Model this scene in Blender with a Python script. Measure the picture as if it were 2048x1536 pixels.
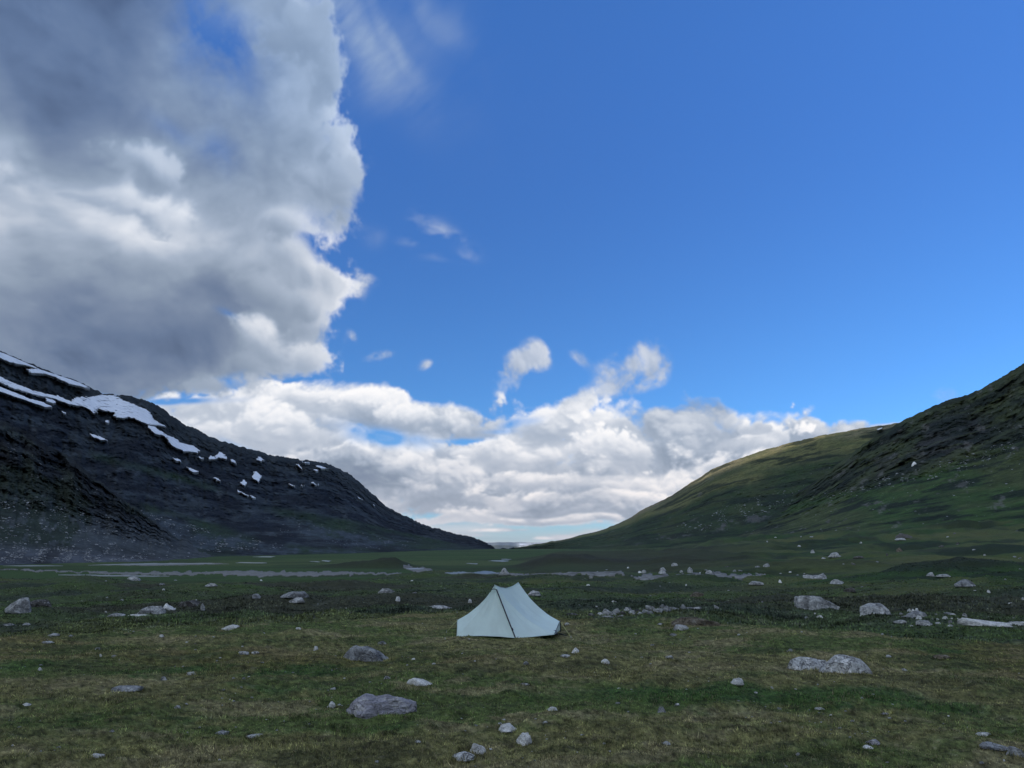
import bpy, bmesh, math, random, time
import numpy as np
from mathutils import Vector, noise as mnoise

T0 = time.time()
for o in list(bpy.data.objects): bpy.data.objects.remove(o)
sc = bpy.context.scene
COL = sc.collection
R = math.radians
HAZE = 2e-6
EYE = 2.0                                   # the photographer stands a little above the tent's grass
SUN_AZ, SUN_EL = -112.0, 9.0                # degrees; the sun is low, behind the mountain on the left

# ---------------------------------------------------------------- camera
cam_d = bpy.data.cameras.new('camera'); cam = bpy.data.objects.new('camera', cam_d); COL.objects.link(cam)
cam.location = (0, 0, EYE); cam.rotation_euler = (R(90 + 11.94), 0, 0)
cam_d.sensor_width = 36.0; cam_d.lens = 36.0 * 1547.0 / 2048.0
cam_d.clip_start = .1; cam_d.clip_end = 200000.0
sc.camera = cam

# ---------------------------------------------------------------- view
sc.view_settings.view_transform = 'Standard'; sc.view_settings.look = 'None'
sc.view_settings.exposure = 0.0; sc.view_settings.gamma = 1.0; sc.view_settings.use_curve_mapping = False
sc.render.engine = 'CYCLES'
sc.cycles.max_bounces = 5; sc.cycles.diffuse_bounces = 2; sc.cycles.glossy_bounces = 2; sc.cycles.transmission_bounces = 3
sc.cycles.volume_bounces = 0; sc.cycles.use_denoising = True
sc.cycles.caustics_reflective = False; sc.cycles.caustics_refractive = False

# ---------------------------------------------------------------- sun
sun_d = bpy.data.lights.new('sun', 'SUN'); sun = bpy.data.objects.new('sun', sun_d); COL.objects.link(sun)
sun_d.energy = 5.0; sun_d.angle = R(.53); sun_d.color = (1.0, .86, .68)
sd = Vector((math.sin(R(SUN_AZ)) * math.cos(R(SUN_EL)), math.cos(R(SUN_AZ)) * math.cos(R(SUN_EL)), math.sin(R(SUN_EL))))
sun.rotation_euler = sd.to_track_quat('Z', 'Y').to_euler()
# ---------------------------------------------------------------- clouds (computed procedurally, in azimuth / elevation)
F_PX, PITCH = 1547.0, math.radians(11.94)
def px_dir(px, py):
    px = np.asarray(px, float); py = np.asarray(py, float)
    u = (px - 1024) / F_PX; v = (768 - py) / F_PX
    d = np.stack([u, math.cos(PITCH) - v * math.sin(PITCH), math.sin(PITCH) + v * math.cos(PITCH)], -1)
    return d / np.linalg.norm(d, axis=-1, keepdims=True)
def px_azel(px, py):
    d = px_dir(px, py)
    return np.degrees(np.arctan2(d[..., 0], d[..., 1])), np.degrees(np.arcsin(d[..., 2]))

def tile_noise(n, beta, seed, lo=2, hi=None):
    r = np.random.default_rng(seed)
    f = np.fft.rfft2(r.standard_normal((n, n)))
    ky = np.fft.fftfreq(n)[:, None] * n; kx = np.fft.rfftfreq(n)[None, :] * n
    k = np.sqrt(kx * kx + ky * ky); k[0, 0] = 1
    a = k ** (-beta); a[k < lo] = 0
    if hi: a[k > hi] = 0
    x = np.fft.irfft2(f * a, s=(n, n))
    return ((x - x.mean()) / x.std()).astype(np.float32)

def gather(t, x, y):
    n = t.shape[0]
    x = np.mod(x, n); y = np.mod(y, n)
    x0 = x.astype(np.int32); y0 = y.astype(np.int32)
    fx = (x - x0).astype(np.float32); fy = (y - y0).astype(np.float32)
    x0 %= n; y0 %= n
    x1 = (x0 + 1) % n; y1 = (y0 + 1) % n
    return (t[y0, x0] * (1 - fx) + t[y0, x1] * fx) * (1 - fy) + (t[y1, x0] * (1 - fx) + t[y1, x1] * fx) * fy

def billow_tile(n, seed):
    acc = np.zeros((n, n), np.float32); w = 1.0; f = 4
    for i in range(5):
        b = tile_noise(n, 1.6, seed + i, lo=f * .7, hi=f * 1.5)
        acc += w * np.sqrt(b * b + .02)
        w *= .52; f *= 2
    return ((acc - acc.mean()) / acc.std()).astype(np.float32)

SK_PPD = 14
SK_EL0, SK_EL1 = -6.0, 90.0
def smooth(a, b, x):
    t = np.clip((x - a) / (b - a), 0, 1)
    return t * t * (3 - 2 * t)

def blur(a, r):
    if r < 1: return a
    for ax in (0, 1):
        for _ in range(3):
            k = max(1, int(r)); c = np.cumsum(np.concatenate([np.repeat(np.take(a, [0], ax), k + 1, ax), a, np.repeat(np.take(a, [-1], ax), k, ax)], ax), axis=ax, dtype=np.float64)
            m = a.shape[ax]
            a = ((np.take(c, range(2 * k + 1, 2 * k + 1 + m), ax) - np.take(c, range(0, m), ax)) / (2 * k + 1)).astype(np.float32)
    return a

def poly_mask(AZ, EL, pts):
    p = np.array(pts, float); a, e = px_azel(p[:, 0], p[:, 1])
    inside = np.zeros(AZ.shape, bool); n = len(a); j = n - 1
    for i in range(n):
        c = ((e[i] > EL) != (e[j] > EL))
        xi = (a[j] - a[i]) * (EL - e[i]) / (e[j] - e[i] + 1e-9) + a[i]
        inside ^= c & (AZ < xi); j = i
    return inside.astype(np.float32)

LOBES = [(640, 150, 42, 62, .36, .58, .5), (600, 100, 60, 50, .34, .46, .2), (668, 300, 42, 50, .38, .64, .8), (640, 370, 52, 44, .36, .48, .3), (694, 400, 34, 44, .38, .50, .4), (690, 350, 30, 30, .40, .56, .4), (600, 350, 36, 26, .36, .52, .2),
         (565, 470, 52, 38, .36, .70, .3), (255, 402, 110, 28, .42, .90, .1), (290, 338, 60, 26, .36, .74, .2), (160, 385, 60, 20, .42, .66, .1), (20, 375, 40, 28, .45, .72, .2), (310, 345, 60, 24, .34, .66, .2), (606, 560, 56, 46, .40, .74, .3), (652, 572, 30, 34, .50, .68, .1), (585, 600, 60, 32, .34, .70, .4), (520, 580, 50, 22, .30, .48, .2),
         (545, 700, 66, 44, .40, .84, .6), (606, 716, 34, 34, .50, .76, .5), (480, 730, 60, 34, .30, .44, .2), (440, 765, 80, 24, .40, .56, .2)]
PUFFS = [(1720, 872, 130, 30, .50, .58, .2), (1600, 880, 90, 34, .46, .62, .3), (1525, 890, 60, 50, .52, 1.1, 1.0), (1505, 862, 30, 20, .6, 1.1, 1.0), (1440, 905, 90, 30, .50, .72, .4),
         (1390, 872, 75, 72, .40, .60, .3), (1310, 868, 60, 58, .42, .66, .4), (1240, 862, 52, 72, .46, .90, .7), (1120, 880, 90, 60, .52, .82, .5),
         (560, 812, 130, 38, .60, .86, .7), (650, 822, 130, 44, .52, .90, .8), (760, 836, 110, 46, .44, .86, .8), (860, 846, 90, 36, .46, .80, .7), (950, 862, 90, 36, .48, .72, .5), (430, 830, 130, 40, .62, .84, .6),
         (900, 925, 120, 36, .55, .76, .5), (1000, 930, 110, 50, .55, .84, .6), (560, 880, 140, 46, .58, .84, .5), (760, 950, 100, 66, .52, .92, .7), (830, 960, 80, 50, .52, .86, .6),
         (1330, 925, 140, 60, .34, .52, .3), (1210, 925, 92, 74, .44, .96, .7), (1080, 940, 100, 52, .48, .80, .5), (1180, 952, 70, 22, .36, .50, .2),
         (600, 950, 90, 50, .42, .76, .4), (690, 968, 95, 62, .27, .50, .4), (740, 962, 60, 30, .30, .42, .3),
         (1450, 965, 130, 40, .58, .82, .4), (1330, 985, 110, 30, .56, .82, .4), (950, 985, 150, 36, .42, .70, .3), (1100, 1000, 200, 44, .38, .60, .1), (860, 1012, 160, 34, .42, .66, .2), (1040, 965, 60, 22, .52, .88, .5),
         (1000, 1002, 70, 18, .56, .90, .4), (1290, 1004, 90, 24, .52, .88, .4), (1220, 1022, 170, 26, .40, .52, .1), (880, 1034, 120, 18, .58, .86, .5), (1010, 1032, 90, 13, .60, .82, .5), (1110, 1040, 100, 13, .55, .80, .5), (1130, 1022, 130, 14, .42, .50, .1)]

def clouds():
    W = 360 * SK_PPD; H = int((SK_EL1 - SK_EL0) * SK_PPD)
    q = 4                                                     # the control shapes are drawn at a quarter of the size
    az = (np.arange(W // q) + .5) * q / SK_PPD - 180
    el = (np.arange(H // q) + .5) * q / SK_PPD + SK_EL0
    AZ, EL = np.meshgrid(az, el); DEG = SK_PPD / q
    # --- coverage shapes, photographed outline points
    big = [(-2600, -2600), (520, -700), (560, -40), (600, 20), (655, 95), (672, 180), (668, 225), (640, 240), (690, 250), (712, 300),
           (690, 350), (700, 380), (715, 420), (700, 470), (650, 480), (615, 470), (610, 500), (650, 520), (690, 560), (705, 590), (690, 620), (650, 640),
           (668, 660), (630, 675), (640, 720), (640, 745), (560, 762), (500, 765), (440, 770), (400, 785), (330, 795), (200, 800), (-900, 800), (-2600, 700)]
    mid = [(250, 800), (340, 792), (430, 775), (520, 768), (640, 765), (760, 772), (800, 790), (880, 798), (940, 802), (985, 830), (1040, 852), (1075, 850),
           (1110, 820), (1130, 800), (1190, 812), (1215, 790), (1240, 778), (1270, 792), (1280, 815), (1310, 800), (1350, 812), (1390, 780), (1430, 795), (1460, 820), (1475, 840),
           (1510, 832), (1560, 838), (1600, 850), (1680, 838), (1760, 835), (1900, 860), (2300, 900), (2300, 985), (1300, 1025), (1200, 1032), (1060, 1042), (950, 1038), (800, 1030), (250, 1000)]
    hole = [(678, 852), (730, 860), (770, 852), (820, 880), (900, 872), (920, 850), (1000, 862), (1030, 855), (1045, 840), (1075, 846), (1060, 866), (1010, 878), (950, 880), (880, 884), (850, 890), (800, 888), (740, 876), (700, 868)]
    hole2 = [(305, 795), (440, 785), (520, 800), (500, 806), (440, 800), (330, 802)]
    S = {}
    def edge(polys, r, minus=()):
        m = np.zeros_like(AZ)
        for p in polys: m = np.maximum(m, poly_mask(AZ, EL, p))
        for p in minus: m = m * (1 - poly_mask(AZ, EL, p))
        return m, blur(m, r * DEG)
    bigm, bigs = edge([big], .9)
    bigm2, bigs_s = edge([big], .35)
    midm, mids = edge([mid], .35, [hole, hole2])
    _, mids2 = edge([mid], 1.2, [hole])
    def blobs(items, base):
        num = np.full(AZ.shape, base, np.float32) * .15; den = np.full(AZ.shape, .15, np.float32)
        for (x, y, rx, ry, rot, v, wt) in items:
            a0, e0 = px_azel(x, y); k = 1 / 23.0
            dx = (AZ - a0); dy = (EL - e0); c, s = math.cos(math.radians(rot)), math.sin(math.radians(rot))
            g = wt * np.exp(-(((dx * c + dy * s) / (rx * k)) ** 2 + ((-dx * s + dy * c) / (ry * k)) ** 2)).astype(np.float32)
            num += g * v; den += g
        return num / den
    # tone of the big cloud
    bt = blobs([(120, 100, 330, 210, 0, .13, 1.6), (330, 150, 150, 120, 0, .14, 1), (60, 280, 160, 70, 0, .17, 1), (230, 250, 90, 60, 0, .18, .8),
                (30, 380, 70, 50, -20, .86, 1.8), (130, 405, 90, 34, -15, .74, 1.6), (250, 415, 130, 40, -14, .92, 2.6), (60, 440, 110, 40, 0, .62, 1.4), (150, 450, 140, 40, 0, .52, 1.0), (300, 340, 70, 30, -10, .66, 2.0), (250, 325, 50, 22, 0, .55, 1),
                (560, 80, 80, 60, -30, .40, 1.2), (640, 90, 40, 60, -50, .55, 1.2), (450, 200, 110, 60, -20, .25, 1.2), (600, 200, 60, 40, 0, .34, 1), (400, 290, 120, 40, -15, .30, 1.5),
                (480, 260, 90, 50, 0, .27, 1), (560, 330, 60, 30, 0, .34, 1), (685, 275, 30, 40, -50, .62, 1.5), (620, 330, 50, 40, 0, .38, 1), (590, 345, 40, 30, 0, .44, 1), (480, 400, 110, 45, -15, .42, 1.2),
                (570, 470, 50, 35, 20, .62, 1.6), (660, 420, 50, 40, 0, .36, 1), (440, 480, 120, 50, 0, .30, 1.3),
                (60, 500, 110, 70, 0, .33, 1), (180, 520, 120, 60, 0, .34, 1), (230, 600, 170, 60, 0, .27, 1.2), (370, 530, 120, 50, 0, .29, 1),
                (60, 640, 140, 80, 0, .27, 1.4), (360, 660, 150, 55, 8, .17, 2.2), (480, 610, 120, 40, 15, .24, 1.6), (300, 730, 150, 40, 0, .22, 1.5),
                (640, 540, 60, 40, -45, .70, 1.6), (600, 600, 60, 30, -10, .66, 1.5), (540, 680, 60, 35, 0, .74, 1.8), (600, 720, 60, 35, 0, .64, 1.3), (470, 710, 50, 30, 30, .40, 1.2),
                (100, 730, 140, 40, 0, .30, 1.2), (420, 750, 80, 25, 0, .42, 1.0), (520, 575, 40, 15, 10, .50, 1)], .25)
    mt = blobs([(420, 830, 120, 40, 0, .72, 1.3), (560, 800, 120, 30, 0, .80, 1.5), (640, 790, 100, 25, 0, .86, 1.5), (640, 830, 120, 20, 0, .55, 1.3), (760, 790, 100, 22, -8, .80, 1.5),
                (780, 830, 140, 20, -6, .50, 1.5), (900, 815, 80, 22, -10, .72, 1.2), (940, 850, 90, 18, -10, .50, 1.2), (600, 870, 100, 25, 0, .80, 1.2), (740, 850, 50, 16, 0, .78, 1),
                (660, 915, 90, 30, -25, .36, 2.2), (720, 940, 60, 22, -30, .32, 2.0), (730, 880, 60, 18, -35, .85, 1.5), (790, 905, 60, 25, -20, .80, 1.4), (900, 890, 80, 30, 0, .70, 1),
                (880, 960, 110, 22, 0, .66, 1.2), (820, 985, 90, 14, 0, .45, 1.3), (960, 960, 60, 16, 0, .46, 1), (1010, 890, 80, 25, 10, .74, 1.0), (960, 985, 60, 12, 0, .82, 1.2), (850, 1010, 120, 12, 0, .80, 1.2),
                (1090, 860, 70, 25, 20, .82, 1.4), (1150, 830, 50, 30, 0, .84, 1.3), (1240, 800, 35, 22, 0, .88, 1.5), (1190, 880, 60, 35, 0, .90, 1.8), (1120, 900, 60, 25, 0, .62, 1.2),
                (1290, 850, 80, 28, 0, .52, 1.4), (1390, 820, 70, 28, 0, .48, 1.2), (1300, 900, 110, 26, 0, .38, 1.8), (1420, 880, 80, 30, 0, .42, 1.3), (1160, 940, 60, 14, 0, .40, 1.6), (1060, 960, 80, 20, 0, .40, 1.3), (1100, 1000, 160, 14, 0, .38, 1.8), (1250, 1010, 120, 12, 0, .38, 1.4), (1000, 1012, 120, 9, 0, .42, 1.2),
                (1180, 970, 50, 12, 0, .66, 1.2), (1250, 965, 60, 12, 0, .72, 1.3), (1270, 1000, 70, 9, 0, .80, 1.3), (1040, 1025, 80, 8, 0, .74, 1.3), (1520, 845, 50, 14, 0, 1.0, 2.2), (1500, 890, 60, 20, 0, .55, 1.2),
                (1460, 930, 90, 20, 10, .78, 1.4), (1350, 960, 80, 20, 0, .74, 1.0), (1600, 870, 70, 18, 0, .52, 1.3), (1720, 850, 90, 18, 0, .52, 1.2), (1560, 880, 40, 10, 10, .6, 1)], .6)
    # very high thin veil and small separate clouds: (x, y, rx, ry, rot, opacity)
    veil = np.zeros_like(AZ, np.float32); veil = veil
    for (x, y, rx, ry, rot, v) in [(700, 40, 170, 50, -38, .66), (790, 70, 110, 26, -52, .50), (740, 110, 90, 22, -40, .40), (640, 20, 90, 40, -10, .6), (560, 10, 120, 50, 0, .75), (880, 20, 30, 120, 32, .26), (820, 130, 45, 40, 0, .26), (700, 130, 60, 50, -30, .18), (470, 30, 60, 30, -20, .35), (600, -60, 260, 80, -20, .35), (870, 60, 60, 50, 0, .12)]:
        a0, e0 = px_azel(x, y); dx = AZ - a0; dy = EL - e0; c, s = math.cos(math.radians(rot)), math.sin(math.radians(rot)); k = 1 / 23.0
        veil = np.maximum(veil, v * np.exp(-(((dx * c + dy * s) / (rx * k)) ** 2 + ((-dx * s + dy * c) / (ry * k)) ** 2)).astype(np.float32))
    small = np.zeros_like(AZ, np.float32)
    for (x, y, rx, ry, rot, v) in [(1040, 738, 52, 20, 33, 1.0), (1078, 705, 28, 16, -10, .75), (1085, 730, 24, 22, 0, .8), (1018, 750, 30, 15, 25, .95), (1230, 745, 48, 26, 25, .95), (1295, 725, 36, 30, 60, .8), (1312, 700, 12, 16, 0, .55), (1270, 765, 45, 14, 10, .5),
                                   (1150, 792, 45, 20, 35, .8), (1168, 712, 14, 20, 40, .35), (760, 722, 28, 9, 5, .6), (838, 727, 18, 9, 25, .5), (680, 718, 9, 7, 0, .5), (712, 668, 10, 16, 40, .35), (725, 560, 26, 14, -25, .5), (720, 290, 9, 24, -20, .4),
                                   (885, 470, 70, 16, -28, .48), (850, 445, 40, 10, -10, .4), (905, 490, 48, 14, -25, .45), (820, 482, 26, 6, 0, .25), (865, 512, 26, 5, 0, .22), (1105, 410, 26, 30, 20, .10), (1885, 785, 24, 16, 0, .40), (715, 452, 20, 30, 0, .35), (740, 470, 16, 20, 0, .25)]:
        a0, e0 = px_azel(x, y); dx = AZ - a0; dy = EL - e0; c, s = math.cos(math.radians(rot)), math.sin(math.radians(rot)); k = 1 / 25.0
        small = np.maximum(small, v * np.exp(-.8 * (((dx * c + dy * s) / (rx * k)) ** 2 + ((-dx * s + dy * c) / (ry * k)) ** 2) ** 1.2).astype(np.float32))
    # wispy streaks: the cirrus patch right of the big cloud is finer grained
    cirm = np.zeros_like(AZ, np.float32)
    for (x, y, rx, ry, v) in [(870, 475, 110, 60, 1.0)]:
        a0, e0 = px_azel(x, y); cirm = np.maximum(cirm, np.exp(-(((AZ - a0) * 23 / rx) ** 2 + ((EL - e0) * 23 / ry) ** 2) ** 2).astype(np.float32))
    # elsewhere in the sky: extra cloud added out of view to light the ground
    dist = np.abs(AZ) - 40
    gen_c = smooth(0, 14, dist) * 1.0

    # ---- full resolution
    def up(a):
        h, w = a.shape
        yi = (np.arange(H) + .5) / q - .5; xi = (np.arange(W) + .5) / q - .5
        y0 = np.clip(np.floor(yi).astype(int), 0, h - 2); x0 = np.clip(np.floor(xi).astype(int), 0, w - 2)
        fy = np.clip(yi - y0, 0, 1)[:, None].astype(np.float32); fx = np.clip(xi - x0, 0, 1)[None].astype(np.float32)
        r = a[y0] * (1 - fy) + a[y0 + 1] * fy
        return r[:, x0] * (1 - fx) + r[:, x0 + 1] * fx
    T1 = tile_noise(1024, 2.5, 11, lo=3); T2 = tile_noise(1024, 2.5, 12, lo=3); B = billow_tile(1024, 40); FB = tile_noise(1024, 1.9, 31, lo=4); FBR = tile_noise(1024, 1.5, 32, lo=5)
    azf = ((np.arange(W) + .5) / SK_PPD - 180).astype(np.float32); elf = ((np.arange(H) + .5) / SK_PPD + SK_EL0).astype(np.float32)
    A, E = np.meshgrid(azf, elf)
    # flatten with nearness to the horizon
    Ew = np.where(E > 0, np.maximum(E, 0) ** .62 * 4.2, E * 2)
    Aw = A
    w1 = gather(T1, Aw * 9, Ew * 9); w2 = gather(T2, Aw * 9 + 300, Ew * 9 + 50)
    w3 = gather(T2, Aw * 30, Ew * 30 + 80); w4 = gather(T1, Aw * 30 + 300, Ew * 30 + 150)
    ax = Aw + .55 * w1 + .12 * w3; ex = Ew + .55 * w2 + .12 * w4
    bil = gather(B, ax * 13, ex * 13)            # billows about 5 degrees and smaller
    bil2 = gather(B, ax * 36 + 200, ex * 36)
    fbm = gather(FB, ax * 14 + 100, ex * 14)
    fine = gather(FBR, ax * 34, ex * 34)
    wisp = gather(FBR, (ax + .4 * ex) * 15 + 400, (ex - .2 * ax) * 24)
    streak = gather(FB, (Aw + .5 * Ew) * 16 + 3 * w1, Ew * 60)
    Ai = A * .82; iw1 = gather(T1, Ai * 7 + 50, E * 7); iw2 = gather(T2, Ai * 7 + 350, E * 7 + 80)
    ia = Ai + .9 * iw1 + .16 * w3; ie = E + .8 * iw2 + .16 * w4
    ib = gather(B, ia * 11, ie * 11); ib2 = gather(B, ia * 34 + 100, ie * 34); iw = gather(FBR, ia * 15, ie * 17); ifb = gather(FB, ia * 9 + 500, ie * 11)
    # warp the control shapes themselves so outlines are ragged
    def warped(a, s):
        x = (A + s * (.55 * w3 + .45 * w1 * .6) + 180) * DEG - .5; y = (E + s * .8 * (.55 * w4 + .45 * w2 * .6) - SK_EL0) * DEG - .5
        h, w = a.shape
        x = np.clip(x, 0, w - 1.001); y = np.clip(y, 0, h - 1.001)
        x0 = x.astype(np.int32); y0 = y.astype(np.int32); fx = (x - x0).astype(np.float32); fy = (y - y0).astype(np.float32)
        return (a[y0, x0] * (1 - fx) + a[y0, x0 + 1] * fx) * (1 - fy) + (a[y0 + 1, x0] * (1 - fx) + a[y0 + 1, x0 + 1] * fx) * fy
    def shift(a, dx, dy):                        # value of a at a point dx, dy texels away (towards the light)
        return np.roll(np.roll(a, -dy, 0), -dx, 1)
    bs = warped(bigs, .7); bs2 = warped(bigs_s, .6)
    rag = smooth(-1, 1, gather(T2, Aw * 6 + 90, Ew * 6 + 400))          # some stretches of the edge are crisp, others fray out
    Db = (bs * .35 + bs2 * .65) * 2 - 1 + .24 * ib + .24 * ib2 + .34 * iw + .20 * fine + .16 * gather(FBR, (ia - .5 * ie) * 26 + 90, (ie + .3 * ia) * 44)
    ab = np.maximum(smooth(-.45 - .35 * rag, .45 + .50 * rag, Db) * smooth(.02, .16, bs), smooth(.70, .9, bs)) * smooth(50, 40, E)
    ms = warped(mids, .5); ms2 = warped(mids2, .5)
    Dm = (ms * .75 + ms2 * .25) * 2 - 1 + .24 * bil + .24 * bil2 + .10 * wisp + .10 * fine
    am = smooth(-.22 - .25 * rag, .30 + .35 * rag, Dm) * smooth(.01, .10, ms2)
    # light falls from above, a little from the right
    def lit(D, k):
        s = np.zeros_like(D)
        for i, (dx, dy) in enumerate([(1, 2), (2, 4), (3, 8), (5, 14)]):
            s += np.clip(D - shift(D, dx, dy), -.35, .35) * (1.0, .8, .6, .4)[i]
        return s * k
    tb = warped(bt, .8); tb = .35 + (tb - .27) * 1.22
    Rb = .6 * ib + .35 * ib2 + .35 * ifb
    lb = tb + (.075 * ifb + .05 * ib + .03 * iw) * (.25 + tb * 1.5) + lit(Rb, .07) * (.10 + tb * 1.1)
    thin = smooth(.9, .15, bs2) * .30
    lb = lb + thin * smooth(.0, .5, bs) + .05 * smooth(.75, .4, bs)
    tm = warped(mt, .45); tm = .65 + (tm - .60) * 1.15
    Rm = .6 * bil + .42 * bil2 + .05 * fine
    lm = tm + .02 * bil2 + .04 * fbm + .01 * fine + lit(Rm, .11) * (.4 + .6 * smooth(1.5, 6, E))
    lm = lm + .14 * smooth(.85, .45, ms)
    # low flat streaks near the horizon
    st = smooth(-.9, .9, streak + .3 * w1) * smooth(.0, .6, E) * smooth(2.9, 1.6, E) * .5 + smooth(2.2, .2, E) * .62
    cum = np.zeros_like(A)
    for (x, y, rx, ry) in [(1150, 1045, 22, 6), (1200, 1042, 9, 3), (1090, 1076, 26, 4), (950, 1028, 40, 5), (880, 1022, 50, 5), (830, 1058, 50, 6), (1000, 1060, 70, 4)]:
        a0, e0 = px_azel(x, y); cum = np.maximum(cum, np.exp(-((A - a0) * 27 / rx) ** 2 - (((E - e0) * 27 + .0) / ry) ** 2))
    acum = smooth(.30, .75, cum + .10 * bil2 + .05 * fine) * smooth(.02, .2, cum)
    vs = warped(veil, 1.0) * np.clip(.72 + .34 * gather(FB, (A * .6 - E) * 14 + 2 * w1, (A * .5 + E * .6) * 8) + .12 * gather(FBR, (A * .7 - E * .8) * 40 + 5 * w3, (A * .6 + E * .6) * 14), .1, 1.5)
    ss = warped(small, .55); cm = up(cirm)
    asml = smooth(.16, 1.05, ss * 1.2 + (.10 * bil2 + .20 * iw + .12 * fine) * smooth(.02, .5, ss)) * smooth(.01, .12, ss) * (1 - cm) + cm * np.clip(ss * smooth(-1.3, 1.6, gather(FB, (A + 1.2 * E) * 22 + 2 * w3, (E - .25 * A) * 60)) * 1.5, 0, .6)
    lsml = .66 + .05 * bil2 + lit(bil2, .05)
    # elsewhere: cover and tone of the added clouds out of view
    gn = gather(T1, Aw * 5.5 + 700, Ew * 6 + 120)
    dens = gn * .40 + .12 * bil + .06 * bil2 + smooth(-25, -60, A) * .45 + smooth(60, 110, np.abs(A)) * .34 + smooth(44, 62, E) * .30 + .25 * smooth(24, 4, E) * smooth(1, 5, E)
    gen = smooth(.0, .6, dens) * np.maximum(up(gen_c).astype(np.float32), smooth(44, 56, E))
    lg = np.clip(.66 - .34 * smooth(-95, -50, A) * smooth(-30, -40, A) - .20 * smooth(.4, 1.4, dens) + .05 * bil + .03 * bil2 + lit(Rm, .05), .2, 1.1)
    # composite back to front; L is the tone, O the cover
    L = np.full_like(A, .60); O = np.zeros_like(A)
    def over(a, l):
        nonlocal L, O
        a = np.clip(a, 0, 1); o = a + O * (1 - a)
        L = np.where(o > 1e-4, (l * a + L * O * (1 - a)) / np.maximum(o, 1e-4), l); O = o
    over(vs, .50 + 0 * A)
    over(st, .62 + .05 * streak)
    over(acum, .72 + .10 * bil2)
    over(am, lm)
    # single cumulus heaps in front of the bank: x, base y, half width, height, tone of the base, tone of the top, hardness
    for (x, y, rx, h, g, b, hard) in PUFFS:
        a0, e0 = px_azel(x, y); e0 = float(e0); a0 = float(a0)
        sx = rx / 23.5; sy = h / 25.0
        j0 = int((a0 - sx * 1.7 + 180) * SK_PPD); j1 = int((a0 + sx * 1.7 + 180) * SK_PPD); i0 = max(0, int((e0 - sy * 1.3 - SK_EL0) * SK_PPD)); i1 = int((e0 + sy * 2.0 - SK_EL0) * SK_PPD)
        sl = (slice(i0, i1), slice(j0, j1))
        wa = .35 * min(1, sy); dx = (A[sl] + wa * w3[sl] * .8 - a0) / sx; dy = (E[sl] + wa * .8 * w4[sl] - e0) / sy
        r = np.sqrt(dx * dx + np.where(dy > 0, dy, dy / .42) ** 2)
        n = .17 * bil[sl] + .20 * bil2[sl] + .12 * wisp[sl] + .06 * fine[sl]
        D = 1 - r + n * (.55 + .45 * (dy > -.1))
        a = smooth(-.06 - .22 * (1 - hard), .16 + .42 * (1 - hard), D)
        t = np.clip(dy * .85 + .12 + .22 * n, 0, 1)
        rim = smooth(.55, .05, D) * smooth(-.1, .5, dy) * min(1, h / 40)
        l = .04 + g + (b + .03 - g) * np.clip(smooth(.0, .95, t) * .85 + .35 * rim, 0, 1.1) + lit(Rm[sl], .13) * (.35 + t) + .03 * fbm[sl]
        oa = O[sl]; o = a + oa * (1 - a)
        L[sl] = np.where(o > 1e-4, (l * a + L[sl] * oa * (1 - a)) / np.maximum(o, 1e-4), L[sl]); O[sl] = o
    s2 = np.zeros_like(A)
    for (x, y, rx, ry, rot, v) in [(770, 872, 78, 15, -8, .95), (715, 860, 40, 9, -5, .8), (905, 878, 60, 6, 4, .6), (1040, 846, 34, 11, 10, .85), (1010, 862, 40, 6, 0, .5), (360, 803, 80, 6, 6, .8), (500, 905, 40, 6, -25, .7)]:
        a0, e0 = px_azel(x, y); dx = A + .35 * w3 * .5 - a0; dy = E + .3 * w4 * .5 - e0; c, s_ = math.cos(math.radians(rot)), math.sin(math.radians(rot)); k = 1 / 23.5
        s2 = np.maximum(s2, v * np.exp(-(((dx * c + dy * s_) / (rx * k)) ** 2 + ((-dx * s_ + dy * c) / (ry * k)) ** 2) ** 1.3))
    O *= 1 - np.clip(s2 * (1 + .3 * bil2 * (s2 < .9)), 0, .97)
    over(asml * .9, lsml)
    sub = np.zeros_like(A)
    for (x, y, rx, ry, rot, v) in [(440, 70, 84, 58, -38, 1.0), (400, 10, 60, 50, 0, .55), (480, 110, 60, 26, -20, .55), (440, 300, 34, 26, -20, .45), (360, 275, 50, 14, -10, .22), (480, 640, 16, 6, 0, .4), (640, 470, 40, 26, 0, .45), (520, -40, 120, 40, 0, .5), (615, 495, 22, 12, 0, .7)]:
        a0, e0 = px_azel(x, y); dx = A + .9 * w3 * .5 - a0; dy = E + .7 * w4 * .5 - e0; c, s_ = math.cos(math.radians(rot)), math.sin(math.radians(rot)); k = 1 / 23.0
        sub = np.maximum(sub, v * np.exp(-(((dx * c + dy * s_) / (rx * k)) ** 2 + ((-dx * s_ + dy * c) / (ry * k)) ** 2)))
    over(ab * (1 - np.clip(sub * (1 + .25 * wisp), 0, 1)), lb)
    for (x, y, rx, ry, g, b, hard) in LOBES:
        a0, e0 = px_azel(x, y); e0 = float(e0); a0 = float(a0); sx = rx / 23.0; sy = ry / 23.0
        j0 = int((a0 - sx * 1.8 + 180) * SK_PPD); j1 = int((a0 + sx * 1.8 + 180) * SK_PPD); i0 = int((e0 - sy * 1.8 - SK_EL0) * SK_PPD); i1 = int((e0 + sy * 1.8 - SK_EL0) * SK_PPD)
        sl = (slice(i0, i1), slice(j0, j1)); dx = (A[sl] + .30 * w3[sl] - a0) / sx; dy = (E[sl] + .25 * w4[sl] - e0) / sy
        n = .16 * ib[sl] + .22 * ib2[sl] + .18 * iw[sl] + .12 * fine[sl]
        D = 1 - np.hypot(dx, dy) + n; t = dx * .6 + dy * .75 + .22 * n
        hard = hard * .8; a = smooth(-.12 - .35 * (1 - hard), .25 + .6 * (1 - hard), D) * smooth(-1.3, .1, t + .5)
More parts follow.
